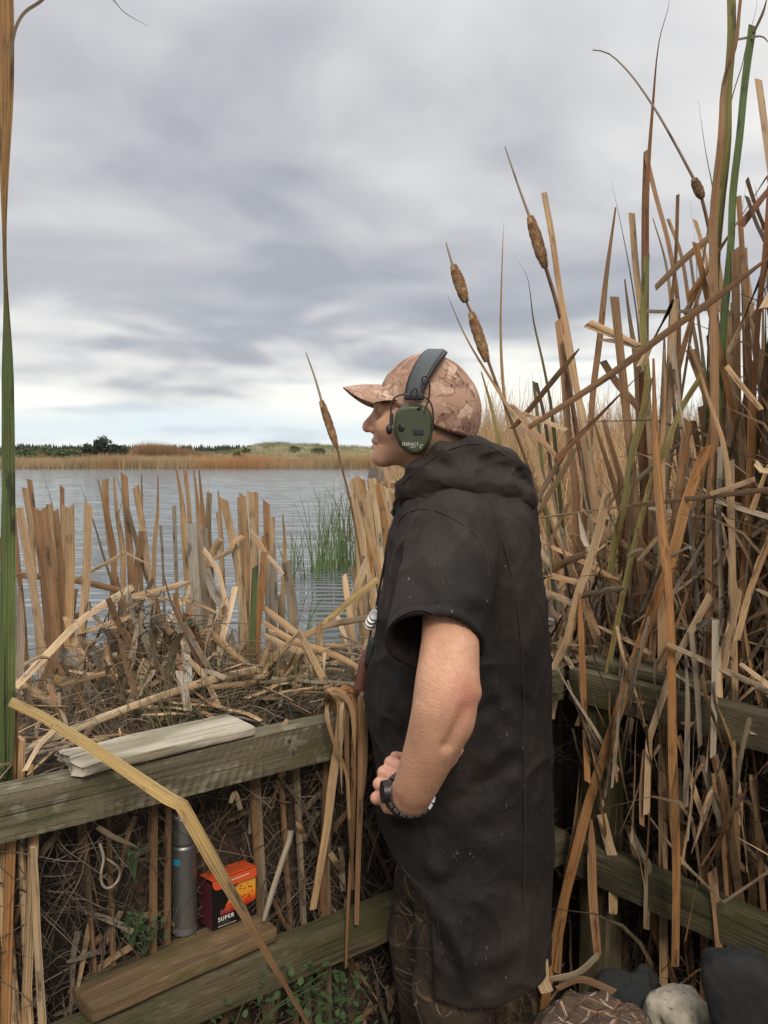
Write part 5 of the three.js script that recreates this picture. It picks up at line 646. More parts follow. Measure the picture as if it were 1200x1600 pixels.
const A = (px, py, d) => at(px, py, d);
const FOOT = H(700, 1500).setY(0);
const man = thing('person', 'person in dark hooded coat, camouflage cap and ear defenders, left hand on hip', 'person', FOOT);
const toMan = (g) => g.translate(-FOOT.x, -FOOT.y, -FOOT.z);
// ---- head
const hd = { cr: H(668, 645), };
function headSDF(p) {
  const q = V(p.x, p.y, -BD + Math.abs(p.z + BD));                // the two sides alike
  let d = ell(p, hd.cr, 0.098, 0.104, 0.077);
  d = smin(d, ell(p, H(628, 668), 0.058, 0.075, 0.064), 0.03);                                  // front of the face
  d = smin(d, cone(q, H(655, 688, 0.050), H(603, 715, 0.016), 0.019, 0.0155), 0.022);            // jaw line
  d = smin(d, ell(p, H(598, 717), 0.0225, 0.0165, 0.024), 0.014);                                // chin
  d = smin(d, ell(p, H(608, 699), 0.031, 0.029, 0.032), 0.015);                                // mouth block
  d = smin(d, ell(q, H(607, 668, 0.043), 0.024, 0.02, 0.018), 0.02);                          // cheek bones
  d = smin(d, cone(q, H(594, 635, 0.012), H(602, 636, 0.045), 0.011, 0.012), 0.012);          // brow ridge
  d = smax(d, -ell(q, H(590, 647, 0.034), 0.016, 0.011, 0.016), 0.012);                       // eye sockets
  d = smin(d, ell(q, H(602.5, 646.5, 0.033), 0.0125, 0.0125, 0.0125), 0.003);                     // eyes
  d = smin(d, cone(q, H(593.5, 643, 0.028), H(600, 642.5, 0.046), 0.0035, 0.004), 0.006);        // upper lids
  d = smin(d, cone(p, H(592, 642), H(575, 663), 0.0075, 0.0098), 0.008);                           // nose bridge
  d = smin(d, ell(p, H(574.5, 668.5), 0.0108, 0.0095, 0.0112), 0.006); d = smin(d, ell(q, H(584, 671.5, 0.012), 0.010, 0.0075, 0.007), 0.006);  // tip, wings
  d = smax(d, -ell(q, H(579, 677, 0.006), 0.004, 0.003, 0.0035), 0.003);
  d = smin(d, cone(q, H(584.5, 688.5, 0), H(592, 692, 0.018), 0.0058, 0.003), 0.003); d = smin(d, cone(q, H(585.5, 698.5, 0), H(592, 696, 0.016), 0.006, 0.003), 0.003);       // lips
  d = smax(d, -cone(q, H(578.5, 693.5, 0), H(591, 695, 0.024), 0.0024, 0.002), 0.002); d = smax(d, -cone(q, H(583, 707, 0), H(590, 707, 0.012), 0.0035, 0.003), 0.006); d = smax(d, -cone(q, H(589, 676, 0.022), H(596, 694, 0.033), 0.0016, 0.0016), 0.006);
  d = smin(d, cone(p, H(672, 690), H(690, 790), 0.057, 0.062), 0.03);                        // neck
  d = smax(d, -ell(p, H(618, 745), 0.03, 0.012, 0.03), 0.02);
  return d;
}
// ---- left arm and hand
const SH = A(702, 842, 1.60), EL = A(706, 1082, 1.395), WR = A(648, 1240, 1.465), W2 = A(638, 1242, 1.51);
const KN = [A(611, 1192, 1.555), A(600, 1207, 1.545), A(593, 1225, 1.537), A(589, 1247, 1.531)], HB = [A(645, 1212, 1.535), A(638, 1225, 1.53), A(634, 1238, 1.526), A(636, 1250, 1.52)];
const ARM = [[702, 842, 1.60, 0.056], [704, 950, 1.505, 0.050], [703, 1010, 1.445, 0.0485], [700, 1050, 1.412, 0.0495], [697, 1084, 1.397, 0.0505], [690, 1124, 1.40, 0.0495], [677, 1162, 1.412, 0.0445], [661, 1200, 1.432, 0.0395], [649, 1228, 1.452, 0.0355], [641, 1244, 1.478, 0.0318]].map(([x, y, d, r]) => [A(x, y, d), r]);
const ARMS = (() => { const c = new THREE.CatmullRomCurve3(ARM.map((a) => a[0]), false, 'centripetal'), n = 40, out = []; for (let i = 0; i <= n; i++) { const t = i / n * (ARM.length - 1), k = Math.min(ARM.length - 2, Math.floor(t)), f = t - k, r = (j) => ARM[clamp(j, 0, ARM.length - 1)][1], a = r(k - 1), b = r(k), e = r(k + 1), g = r(k + 2); out.push([c.getPoint(i / n), 0.5 * (2 * b + (e - a) * f + (2 * a - 5 * b + 4 * e - g) * f * f + (3 * b - a - 3 * e + g) * f * f * f)]); } return out; })();
function armSDF(p) {
  let d = 9; for (let i = 0; i < ARMS.length - 1; i++) d = smin(d, cone(p, ARMS[i][0], ARMS[i + 1][0], ARMS[i][1] - 0.0045, ARMS[i + 1][1] - 0.0045), 0.014);
  d = smin(d, ell(p, A(738, 1083, 1.40), 0.0135, 0.016, 0.018), 0.010); d = smin(d, cone(p, A(735, 1080, 1.385), A(712, 1020, 1.40), 0.010, 0.02), 0.02); d = smin(d, cone(p, A(676, 1110, 1.375), A(655, 1185, 1.415), 0.017, 0.014), 0.022); d = smax(d, -cone(p, A(728, 1112, 1.345), A(700, 1165, 1.358), 0.003, 0.003), 0.02);                          // point of the elbow
  d = smin(d, ell(p, A(722, 1118, 1.40), 0.014, 0.03, 0.03), 0.02);
  d = smin(d, cone(p, A(643, 1244, 1.475), A(638, 1242, 1.515), 0.0325, 0.029), 0.012);
  d = smin(d, ell(p, A(618, 1244, 1.475), 0.008, 0.008, 0.008), 0.012);                         // wrist bone
  // hand: back of the hand, four curled fingers, thumb
  let h = cone(p, W2, A(626, 1232, 1.533), 0.029, 0.028); h = smin(h, cone(p, A(610, 1258, 1.53), A(632, 1266, 1.525), 0.0175, 0.0165), 0.02);
  KN.forEach((k, i) => { h = smin(h, cone(p, HB[i], k, 0.014, 0.0128 - 0.0004 * i), 0.006); });
  KN.forEach((k, i) => {
    const L = [0.046, 0.05, 0.046, 0.038][i], k2 = k.clone().add(V(0.008, 0.002 - 0.003 * i, -L * 0.62)), k3 = k2.clone().add(V(0.03, -0.002, -0.008));
    let fg = cone(p, k, k2, 0.0102 - 0.0005 * i, 0.0088); fg = smin(fg, cone(p, k2, k3, 0.0088, 0.0075), 0.004); fg = smin(fg, ell(p, k, 0.0122, 0.0118, 0.0118), 0.003); h = smin(h, fg, 0.0025);
  });
  let th = cone(p, A(652, 1232, 1.525), A(684, 1212, 1.55), 0.016, 0.0125); th = smin(th, cone(p, A(684, 1212, 1.548), A(705, 1186, 1.546), 0.0125, 0.011), 0.005); th = smin(th, cone(p, A(703, 1188, 1.548), A(717, 1172, 1.543), 0.0108, 0.0088), 0.004);
  h = smin(h, th, 0.010);
  return smin(d, h, 0.012);
}
// ---- far arm, trunk and legs inside the clothes
const hipN = H(712, 1235, 0.09), hipF = H(700, 1235, -0.09), knN = H(700, 1500, 0.10), knF = H(668, 1490, -0.085), anN = V(knN.x + 0.03, 0.09, knN.z), anF = V(knF.x + 0.02, 0.09, knF.z);
function trunkSDF(p) {
  let d = cone(p, H(700, 800), H(708, 1000), 0.11, 0.12); d = smin(d, cone(p, H(700, 1000), H(705, 1230), 0.12, 0.125), 0.06); d = smin(d, cone(p, H(700, 815, 0.15), H(700, 815, -0.15), 0.055, 0.055), 0.05);
  d = smin(d, cone(p, hipN, knN, 0.075, 0.055), 0.04); d = smin(d, cone(p, hipF, knF, 0.075, 0.055), 0.04); d = smin(d, cone(p, knN, anN, 0.052, 0.036), 0.02); d = smin(d, cone(p, knF, anF, 0.052, 0.036), 0.02);
  for (const a of [anN, anF]) d = smin(d, cone(p, V(a.x + 0.03, 0.05, a.z), V(a.x - 0.15, 0.04, a.z), 0.042, 0.034), 0.03);
  const el = H(650, 1060, -0.24), wr = H(610, 1180, -0.17); d = smin(d, cone(p, H(700, 830, -0.17), el, 0.052, 0.042), 0.03); d = smin(d, cone(p, el, wr, 0.042, 0.028), 0.02); d = smin(d, ell(p, H(600, 1200, -0.16), 0.03, 0.045, 0.025), 0.02);
  return d;
}
{
  const gh = mesher(headSDF, H(540, 760).add(V(0, 0, -0.11)), H(765, 540).add(V(0, 0, 0.11)), 0.0021), ga = mesher(armSDF, V(A(575, 1290, 1.47).x, A(575, 1290, 1.47).y, -1.66), V(A(765, 960, 1.4).x + 0.01, A(700, 950, 1.4).y, -1.33), 0.0023), gt = mesher((p) => Math.max(trunkSDF(p), p.y - 1.46), V(FOOT.x - 0.42, 0, -2.15), V(FOOT.x + 0.35, 1.5, -1.45), 0.012);
  console.log('body', gh.index.count / 3, ga.index.count / 3, gt.index.count / 3);
  const g = bake([gh, ga, gt]), p = g.attributes.position, c = [];
  const skinB = tex(512, 512, (u, v) => 0.35 * noise(u * 180, v * 180, 2) + 0.35 * fbm(u * 40, v * 40, 5, 3) + 0.3 * sst(0.72, 0.8, noise(u * 230 + v * 60, v * 42, 9)), false), elb = A(728, 1092, 1.36);
  for (let i = 0; i < p.count; i++) {
    const q = V(p.getX(i), p.getY(i), p.getZ(i)); let s = [0.62, 0.335, 0.21]; const n = 1.5 * (fbm(q.x * 40, q.y * 40, q.z * 40, 3) - 0.5) + 0.45 * (noise(q.x * 330, q.y * 330, q.z * 330) - 0.5);
    s = mix3(s, [0.50, 0.265, 0.17], clamp(n * 1.3 + 0.3, 0, 1));
    if (q.y > 1.48) { // face: redder nose and cheeks, stubble on the jaw
      s = mix3(s, [0.50, 0.20, 0.14], 0.5 * Math.exp(-Math.pow(q.distanceTo(H(572, 668)) / 0.018, 2))); const st = sst(H(600, 700).y, H(600, 712).y, q.y) * sst(H(650, 0).x, H(625, 0).x, q.x); s = mix3(s, [0.30, 0.19, 0.13], 0.35 * st * (0.5 + noise(q.x * 900, q.y * 900, q.z * 900)));
      s = mix3(s, [0.45, 0.17, 0.13], 0.6 * Math.exp(-Math.pow((q.y - H(0, 693).y) / 0.006, 2)) * sst(H(598, 0).x, H(590, 0).x, q.x));
      const e = V(q.x, q.y, -BD + Math.abs(q.z + BD)); if (e.distanceTo(H(602.5, 646.5, 0.033)) < 0.0129 && e.distanceTo(H(594, 647.5, 0.036)) < 0.0062) s = e.distanceTo(H(592.5, 646.5, 0.033)) < 0.0052 ? [0.04, 0.03, 0.022] : [0.40, 0.34, 0.30];
      const br = Math.exp(-Math.pow((e.y - H(0, 632.5).y) / 0.0035, 2)) * sst(0.006, 0.012, e.z + BD) * sst(H(612, 0).x, H(604, 0).x, e.x); s = mix3(s, [0.09, 0.055, 0.035], 0.8 * br);
      if (q.x > H(640, 0).x && q.y < H(0, 668).y && q.y > H(0, 705).y) s = mix3(s, [0.10, 0.065, 0.042], 0.8 * sst(H(640, 0).x, H(668, 0).x, q.x) * (0.6 + 0.4 * noise(q.x * 700, q.y * 300, q.z * 700)));   // close-cropped hair at the nape
    } else {
      s = mix3(s, [0.46, 0.155, 0.115], 0.75 * Math.exp(-Math.pow(q.distanceTo(elb) / 0.030, 2)));
      if (q.y < A(0, 1195, 1.5).y + 0.02) s = mix3(s, [0.60, 0.30, 0.22], 0.7 * sst(-1.50, -1.53, q.z));
      const hair = sst(0.62, 0.72, noise(q.x * 420 + q.y * 60, q.y * 95, q.z * 420)) * sst(A(0, 1120, 1.4).y, A(0, 1170, 1.4).y, q.y) * sst(-1.53, -1.48, q.z); s = mix3(s, [0.22, 0.13, 0.08], 0.08 * hair);
    }
    c.push(...s);
  }
  g.setAttribute('color', new THREE.Float32BufferAttribute(c, 3)); { const uv = []; for (let i = 0; i < p.count; i++) uv.push((p.getX(i) * 0.8 - p.getZ(i) * 0.6) * 8, (p.getY(i) + 0.3 * p.getZ(i)) * 8); g.setAttribute('uv', new THREE.Float32BufferAttribute(uv, 2)); }
  part('body', toMan(g), MP({ vertexColors: true, bumpMap: skinB, bumpScale: 0.0012, roughness: 0.52, sheen: 0.2, sheenRoughness: 0.6, sheenColor: lin(0.6, 0.4, 0.3), name: 'skin' }), man);
}
// ---- trousers and boots
{
  const f = (p) => { let d = cone(p, hipN, knN, 0.092, 0.076); d = smin(d, cone(p, hipF, knF, 0.092, 0.078), 0.02); d = smin(d, cone(p, knN, V(anN.x, 0.12, anN.z), 0.076, 0.062), 0.02); d = smin(d, cone(p, knF, V(anF.x, 0.12, anF.z), 0.078, 0.062), 0.02); d = smin(d, cone(p, H(700, 1150), H(705, 1240), 0.135, 0.145), 0.03); d += 0.012 * (fbm(p.x * 11, p.y * 26, p.z * 11, 3) - 0.5) + 0.010 * (fbm(p.x * 5, p.y * 9, p.z * 5, 2) - 0.5); return Math.max(d, 0.1 - p.y, p.y - 1.12); };
  const g = roundUV(mesher(f, V(FOOT.x - 0.32, 0.06, -2.05), V(FOOT.x + 0.3, 1.16, -1.48), 0.007), FOOT, 0.35, 2.0); part('trousers', toMan(g), M({ map: camoT, roughness: 0.95, bumpMap: clothBump, bumpScale: 0.0006, name: 'reed_camouflage_cloth' }), man).userData.label = 'reed-camouflage trousers';
  for (const a of [anN, anF]) { const fb = (p) => { let d = cone(p, V(a.x, 0.22, a.z), V(a.x, 0.09, a.z), 0.066, 0.06); d = smin(d, cone(p, V(a.x + 0.03, 0.05, a.z), V(a.x - 0.17, 0.04, a.z), 0.055, 0.047), 0.03); return Math.max(d, -p.y + 0.002); }; part('boot', toMan(mesher(fb, V(a.x - 0.26, -0.02, a.z - 0.1), V(a.x + 0.12, 0.32, a.z + 0.1), 0.01)), M({ color: lin(0.02, 0.025, 0.016), roughness: 0.6 }), man); }
}
// ---- coat: [row, front edge, back edge, half width] down the middle plane
const CT = [[700, 690, 745, 0.06], [735, 655, 795, 0.11], [770, 632, 822, 0.155], [800, 618, 831, 0.185], [840, 606, 835, 0.203], [900, 600, 842, 0.205], [960, 594, 847, 0.20], [1000, 590, 850, 0.196], [1040, 580, 852, 0.190], [1075, 576, 852, 0.188], [1100, 577, 853, 0.186], [1200, 587, 856, 0.190], [1300, 590, 857, 0.200], [1400, 598, 853, 0.205], [1500, 606, 847, 0.208], [1600, 616, 832, 0.208]].map(([y, a, b, w]) => [H(0, y).y, H(a, y).x, H(b, y).x, w]);
function coatRow(y) { let i = 0; while (i < CT.length - 2 && CT[i + 1][0] > y) i++; const a = CT[i], b = CT[i + 1], t = sst(0, 1, clamp((a[0] - y) / (a[0] - b[0]), 0, 1)) * 0.4 + 0.6 * clamp((a[0] - y) / (a[0] - b[0]), 0, 1); return [mix(a[1], b[1], t), mix(a[2], b[2], t), mix(a[3], b[3], t)]; }
// creases on the side toward the camera: [x1, y1, x2, y2, width px, height mm]
const FOLDS = [[640, 1130, 622, 1200, 14, -9], [612, 1080, 590, 1170, 12, 7], [600, 1290, 660, 1262, 16, 7], [604, 1316, 690, 1290, 14, -7], [690, 1290, 790, 1240, 26, 7], [700, 1262, 800, 1200, 18, -7], [720, 1300, 800, 1330, 24, 6], [668, 1400, 740, 1340, 18, -9], [690, 1420, 735, 1510, 16, 9], [668, 1425, 712, 1520, 12, -8], [740, 1500, 812, 1470, 22, 6], [780, 900, 792, 1080, 20, -5], [812, 860, 828, 1080, 22, 5], [762, 1060, 800, 1120, 16, 6], [800, 1080, 842, 1130, 14, -6], [770, 1150, 830, 1180, 18, 5], [772, 835, 800, 905, 16, -7], [755, 815, 790, 890, 12, 7], [830, 1140, 845, 1330, 18, -4], [600, 1000, 620, 1090, 12, -7], [655, 1330, 700, 1380, 16, 6], [780, 1360, 835, 1420, 24, -5], [740, 1120, 790, 1090, 14, -6], [745, 1200, 800, 1160, 16, 6]].map(([a, b, c, d, w, h]) => [A(a, b, 1.565), A(c, d, 1.565), w * 0.85 * 1.565 / FOCAL, h * 1.15 / 1000]);
const SFOLDS = [[655, 815, 635, 900, 12, -7], [700, 808, 745, 868, 12, 6], [720, 800, 765, 860, 10, -7], [690, 830, 740, 905, 18, -3], [675, 850, 725, 935, 18, 4], [640, 890, 690, 960, 14, -5], [714, 915, 758, 938, 15, 6], [708, 936, 756, 960, 14, -5], [640, 930, 612, 990, 12, 5]].map(([a, b, c, d, w, h]) => [A(a, b, 1.47), A(c, d, 1.47), w * 1.47 / FOCAL, h / 1000]);
function foldAt(p, list) { let s = 0; for (const [a, b, w, h] of list) { const bx = b.x - a.x, by = b.y - a.y, t = clamp(((p.x - a.x) * bx + (p.y - a.y) * by) / (bx * bx + by * by), 0, 1), r = Math.hypot(p.x - a.x - bx * t, p.y - a.y - by * t) / w; if (r < 2.5) s += h * Math.exp(-r * r) * Math.sin(Math.PI * clamp(t * 0.8 + 0.1, 0, 1)); } return s; }
const SL0 = A(712, 838, 1.595), SL1 = A(677, 1010, 1.455), slAx = SL1.clone().sub(SL0).normalize();
const cuffN = slAx.clone().add(V(0.10, 0.10, 0.22)).normalize(), cuffP = A(672, 990, 1.44);
const hemCut = [[560, 1316], [592, 1326], [618, 1362], [645, 1392], [664, 1408], [671, 1430], [674, 1480], [677, 1640]].map(([x, y]) => A(x, y, 1.575));
const edgeX = (y) => { for (let i = 0; i < hemCut.length - 1; i++) if (y <= hemCut[i].y && y >= hemCut[i + 1].y) return mix(hemCut[i].x, hemCut[i + 1].x, (hemCut[i].y - y) / (hemCut[i].y - hemCut[i + 1].y)); return y > hemCut[0].y ? -9 : hemCut[hemCut.length - 1].x; };
function trunkCoat(p) {
  const [f, b, w] = coatRow(p.y), cx = (f + b) / 2, rx = (b - f) / 2, z = p.z + BD, e = 2.35, ux = Math.abs(p.x - cx) / rx, uz = Math.abs(z) / w, r = Math.pow(Math.pow(ux, e) + Math.pow(uz, e), 1 / e);
  let d = (r - 1) * Math.min(rx, w) * 0.95;
  const near = sst(0.02, 0.10, z); d -= foldAt(p, FOLDS) * near;
  const wr = fbm(p.x * 5 + 2 * p.y, p.y * 3.2 - 1.5 * p.x, p.z * 5, 3), rg = 1 - Math.abs(2 * wr - 1), w2 = 1 - Math.abs(2 * fbm(p.x * 13 - 3 * p.y, p.y * 9 + 4 * p.x, p.z * 13, 2) - 1); d += 0.006 * (fbm(p.x * 9, p.y * 4.5, p.z * 9, 3) - 0.5) - 0.007 * Math.pow(rg, 11) - 0.003 * Math.pow(w2, 9);
  // placket ridge down the front
  d -= 0.005 * Math.exp(-Math.pow((z - 0.075 + 0.02 * Math.sin(p.y * 7)) / 0.012, 2)) * sst(cx, f, p.x);
  return d;
}
const hemY = (x) => A(0, 1568, 1.56).y + 0.006 * Math.sin(x * 21) + 0.012 * sst(H(690, 0).x, H(820, 0).x, x);
function coatSDF(p) {
  let t = trunkCoat(p);
  const low = sst(H(0, 1180).y, H(0, 1260).y, p.y);
  if (low > 0) t = Math.max(t, -(t + mix(0.2, 0.012, low)));                            // an open skirt below the waist
  t = smax(t, hemY(p.x) - p.y, 0.006);
  t = smax(t, edgeX(p.y) - p.x - (p.z > -BD ? 0 : -0.0), 0.008);
  // hem roll
  let d0 = cone(p, SL0, SL1, 0.086, 0.0855); d0 -= foldAt(p, SFOLDS) * sst(-1.60, -1.50, p.z); const sr = 1 - Math.abs(2 * fbm(p.x * 8 - 4 * p.y, p.y * 6 + 5 * p.x, p.z * 8, 3) - 1); d0 += 0.006 * (fbm(p.x * 12 + 5, p.y * 7, p.z * 12, 3) - 0.5) - 0.005 * Math.pow(sr, 10);
  const along = (p.x - cuffP.x) * cuffN.x + (p.y - cuffP.y) * cuffN.y + (p.z - cuffP.z) * cuffN.z;
  d0 -= 0.0012 * Math.exp(-Math.pow((along + 0.004) / 0.004, 2)) - 0.003 * Math.exp(-Math.pow((along + 0.016) / 0.0025, 2));
  const inner = Math.max(d0 + 0.0115, -along - 0.15);
  let s = smax(d0, along + 0.01 * (fbm(p.x * 20, 1, p.z * 20, 2) - 0.5), 0.004); s = smax(s, -inner, 0.004);
  // far sleeve
  const s2 = cone(p, H(705, 845, -0.165), H(668, 1000, -0.235), 0.085, 0.08);
  let d = smin(t, s, 0.012); d = smin(d, Math.max(s2, H(0, 1005).y - p.y), 0.02);
  // yoke seam over the shoulder
  const seam = Math.abs((p.x - SL0.x) * slAx.x + (p.y - SL0.y) * slAx.y + (p.z - SL0.z) * slAx.z + 0.045); if (p.z > -BD + 0.1) d += 0.0025 * Math.exp(-Math.pow(seam / 0.003, 2));
  return d;
}
const ring = (list) => list.map(([x, y, z]) => H(x, y, z));
const ROLL1 = ring([[634, 786, 0.03], [643, 768, 0.078], [672, 752, 0.112], [720, 750, 0.128], [768, 762, 0.115], [800, 778, 0.075], [812, 782, 0.0], [800, 778, -0.075], [768, 765, -0.115], [720, 755, -0.125], [672, 755, -0.11], [643, 768, -0.078]]), ROLL2 = ring([[640, 762, 0.055], [655, 740, 0.088], [690, 714, 0.105], [735, 706, 0.103], [778, 722, 0.085], [802, 748, 0.0], [778, 725, -0.085], [735, 712, -0.10], [690, 716, -0.10], [655, 740, -0.085]]);
function hoodSDF(p) {
  let a = 9, b = 9; const q = V(p.x, p.y, p.z);
  for (let i = 0; i < ROLL1.length - 1; i++) a = smin(a, cone(q, ROLL1[i], ROLL1[i + 1], i < 2 || i > 9 ? 0.020 : 0.031, i < 1 || i > 8 ? 0.020 : 0.031), 0.014);
  for (let i = 0; i < ROLL2.length - 1; i++) b = smin(b, cone(q, ROLL2[i], ROLL2[i + 1], 0.026, 0.027), 0.014);
  let d = smin(a, b, 0.022); d = smin(d, ell(p, H(752, 744, 0), 0.088, 0.050, 0.105), 0.03);
  d = smax(d, -cone(p, H(672, 640), H(682, 728), 0.085, 0.066), 0.012);                   // the opening round the neck
  // collar standing up at the throat
  d = smin(d, cone(p, H(627, 812, 0.045), H(636, 768, 0.075), 0.012, 0.014), 0.012); d = smin(d, cone(p, H(620, 800, 0.02), H(628, 770, 0.05), 0.009, 0.009), 0.008);
  const hf = 1 - Math.abs(2 * fbm(p.x * 9 + 6 * p.y, p.y * 16 - 4 * p.x, p.z * 9, 3) - 1); d += 0.004 * (fbm(p.x * 10 + 3, p.y * 14, p.z * 10, 2) - 0.5) - 0.004 * Math.pow(hf, 9);
  const u = p.y - H(0, 700).y + 0.55 * (p.x - H(760, 0).x); d -= 0.0022 * Math.sin(u * 110 + 3 * noise(p.x * 12, p.y * 12, 3)) * sst(-BD, -BD + 0.05, p.z) * 0.8;
  return d;
}
{
  const T0 = performance?.now?.() ?? 0;
  const lintT = tex(1024, 1024, (u, v) => {
    const n = fbm(u * 6, v * 6, 2, 4), b = fbm(u * 22, v * 22, 5, 4), w = noise(u * 300, v * 300, 6); let c = mix3([0.118, 0.104, 0.097], [0.195, 0.164, 0.146], clamp(sst(0.35, 0.65, n) * 0.8 + (b - 0.5) * 0.6 + (w - 0.5) * 0.25, 0, 1));
    const lint = sst(0.955, 0.975, noise(u * 260, v * 150, 12)) * sst(0.55, 0.6, noise(u * 18, v * 18, 14)); return mix3(c, [0.6, 0.58, 0.54], lint * 0.8);
  });
  const cloth = MP({ map: lintT, roughness: 0.78, specularIntensity: 0.6, bumpMap: tex(1024, 1024, (u, v) => { const a = fbm(u * 6 + 2 * fbm(u * 3, v * 3, 4, 3), v * 6, 7, 5), b = fbm(u * 15, v * 13 + 2 * fbm(u * 6, v * 6, 9, 2), 17, 4); return 0.5 * Math.pow(1 - Math.abs(2 * a - 1), 3) + 0.25 * Math.pow(1 - Math.abs(2 * b - 1), 3) + 0.05 * noise(u * 400, v * 400, 3); }, false), bumpScale: 0.006, sheen: 0.1, sheenRoughness: 0.6, sheenColor: lin(0.10, 0.085, 0.075), name: 'waxed_dark_cloth' });
  const g = roundUV(mesher(coatSDF, V(H(560, 0).x - 0.02, H(0, 1585).y, -2.03), V(H(875, 0).x + 0.01, H(0, 690).y, -1.335), 0.0048, 3.6), H(712, 1000), 0.30, 1.0); console.log('coat', g.index.count / 3);
  const coat = part('coat', toMan(g), cloth, man); coat.userData.label = 'knee-length dark waxed coat with short sleeves';
  const gh = roundUV(mesher(hoodSDF, V(H(600, 0).x, H(0, 830).y, -1.95), V(H(860, 0).x, H(0, 650).y, -1.56), 0.0036), H(720, 740), 0.30, 1.0); part('hood', toMan(gh), cloth, coat).userData.label = 'crumpled hood lying on the shoulders';
}
{ // stitched seams of the coat, laid on its surface
  const surf = (px, py) => { const d = ray(px, py).normalize(), p = V(0, EYE, 0); let t = 1.2; for (let i = 0; i < 90; i++) { p.set(d.x * t, EYE + d.y * t, d.z * t); const s = Math.min(coatSDF(p), hoodSDF(p)); if (s < 0.0006) break; t += s * 0.6; if (t > 2.1) return null; } return p.clone(); };
  const coat = man.getObjectByName('coat'), sm = M({ color: lin(0.022, 0.018, 0.016), roughness: 0.8 });
  [[618, 822, 630, 806, 645, 798, 662, 795, 682, 798, 700, 806, 718, 816, 735, 828, 748, 843, 757, 860, 762, 880, 764, 900], [605, 984, 614, 972, 626, 962, 642, 955, 660, 953, 680, 960, 700, 971, 725, 988, 746, 1003], [628, 757, 642, 742, 660, 727, 680, 713, 700, 703, 722, 696, 745, 693, 770, 700, 790, 712], [600, 1322, 612, 1338, 628, 1355, 642, 1372, 655, 1384, 668, 1396, 678, 1408, 684, 1440, 687, 1480, 690, 1530], [770, 812, 786, 850, 800, 900, 810, 960, 816, 1040, 819, 1120, 820, 1220, 820, 1320, 817, 1420, 810, 1520]]
    .forEach((xy) => { const P = []; for (let i = 0; i < xy.length; i += 2) { const p = surf(xy[i], xy[i + 1]); if (p) P.push(p.sub(FOOT)); } if (P.length > 2) part('seam', tube(P, 0.0013, 0.0013, P.length * 6, 5), sm, coat); });
}
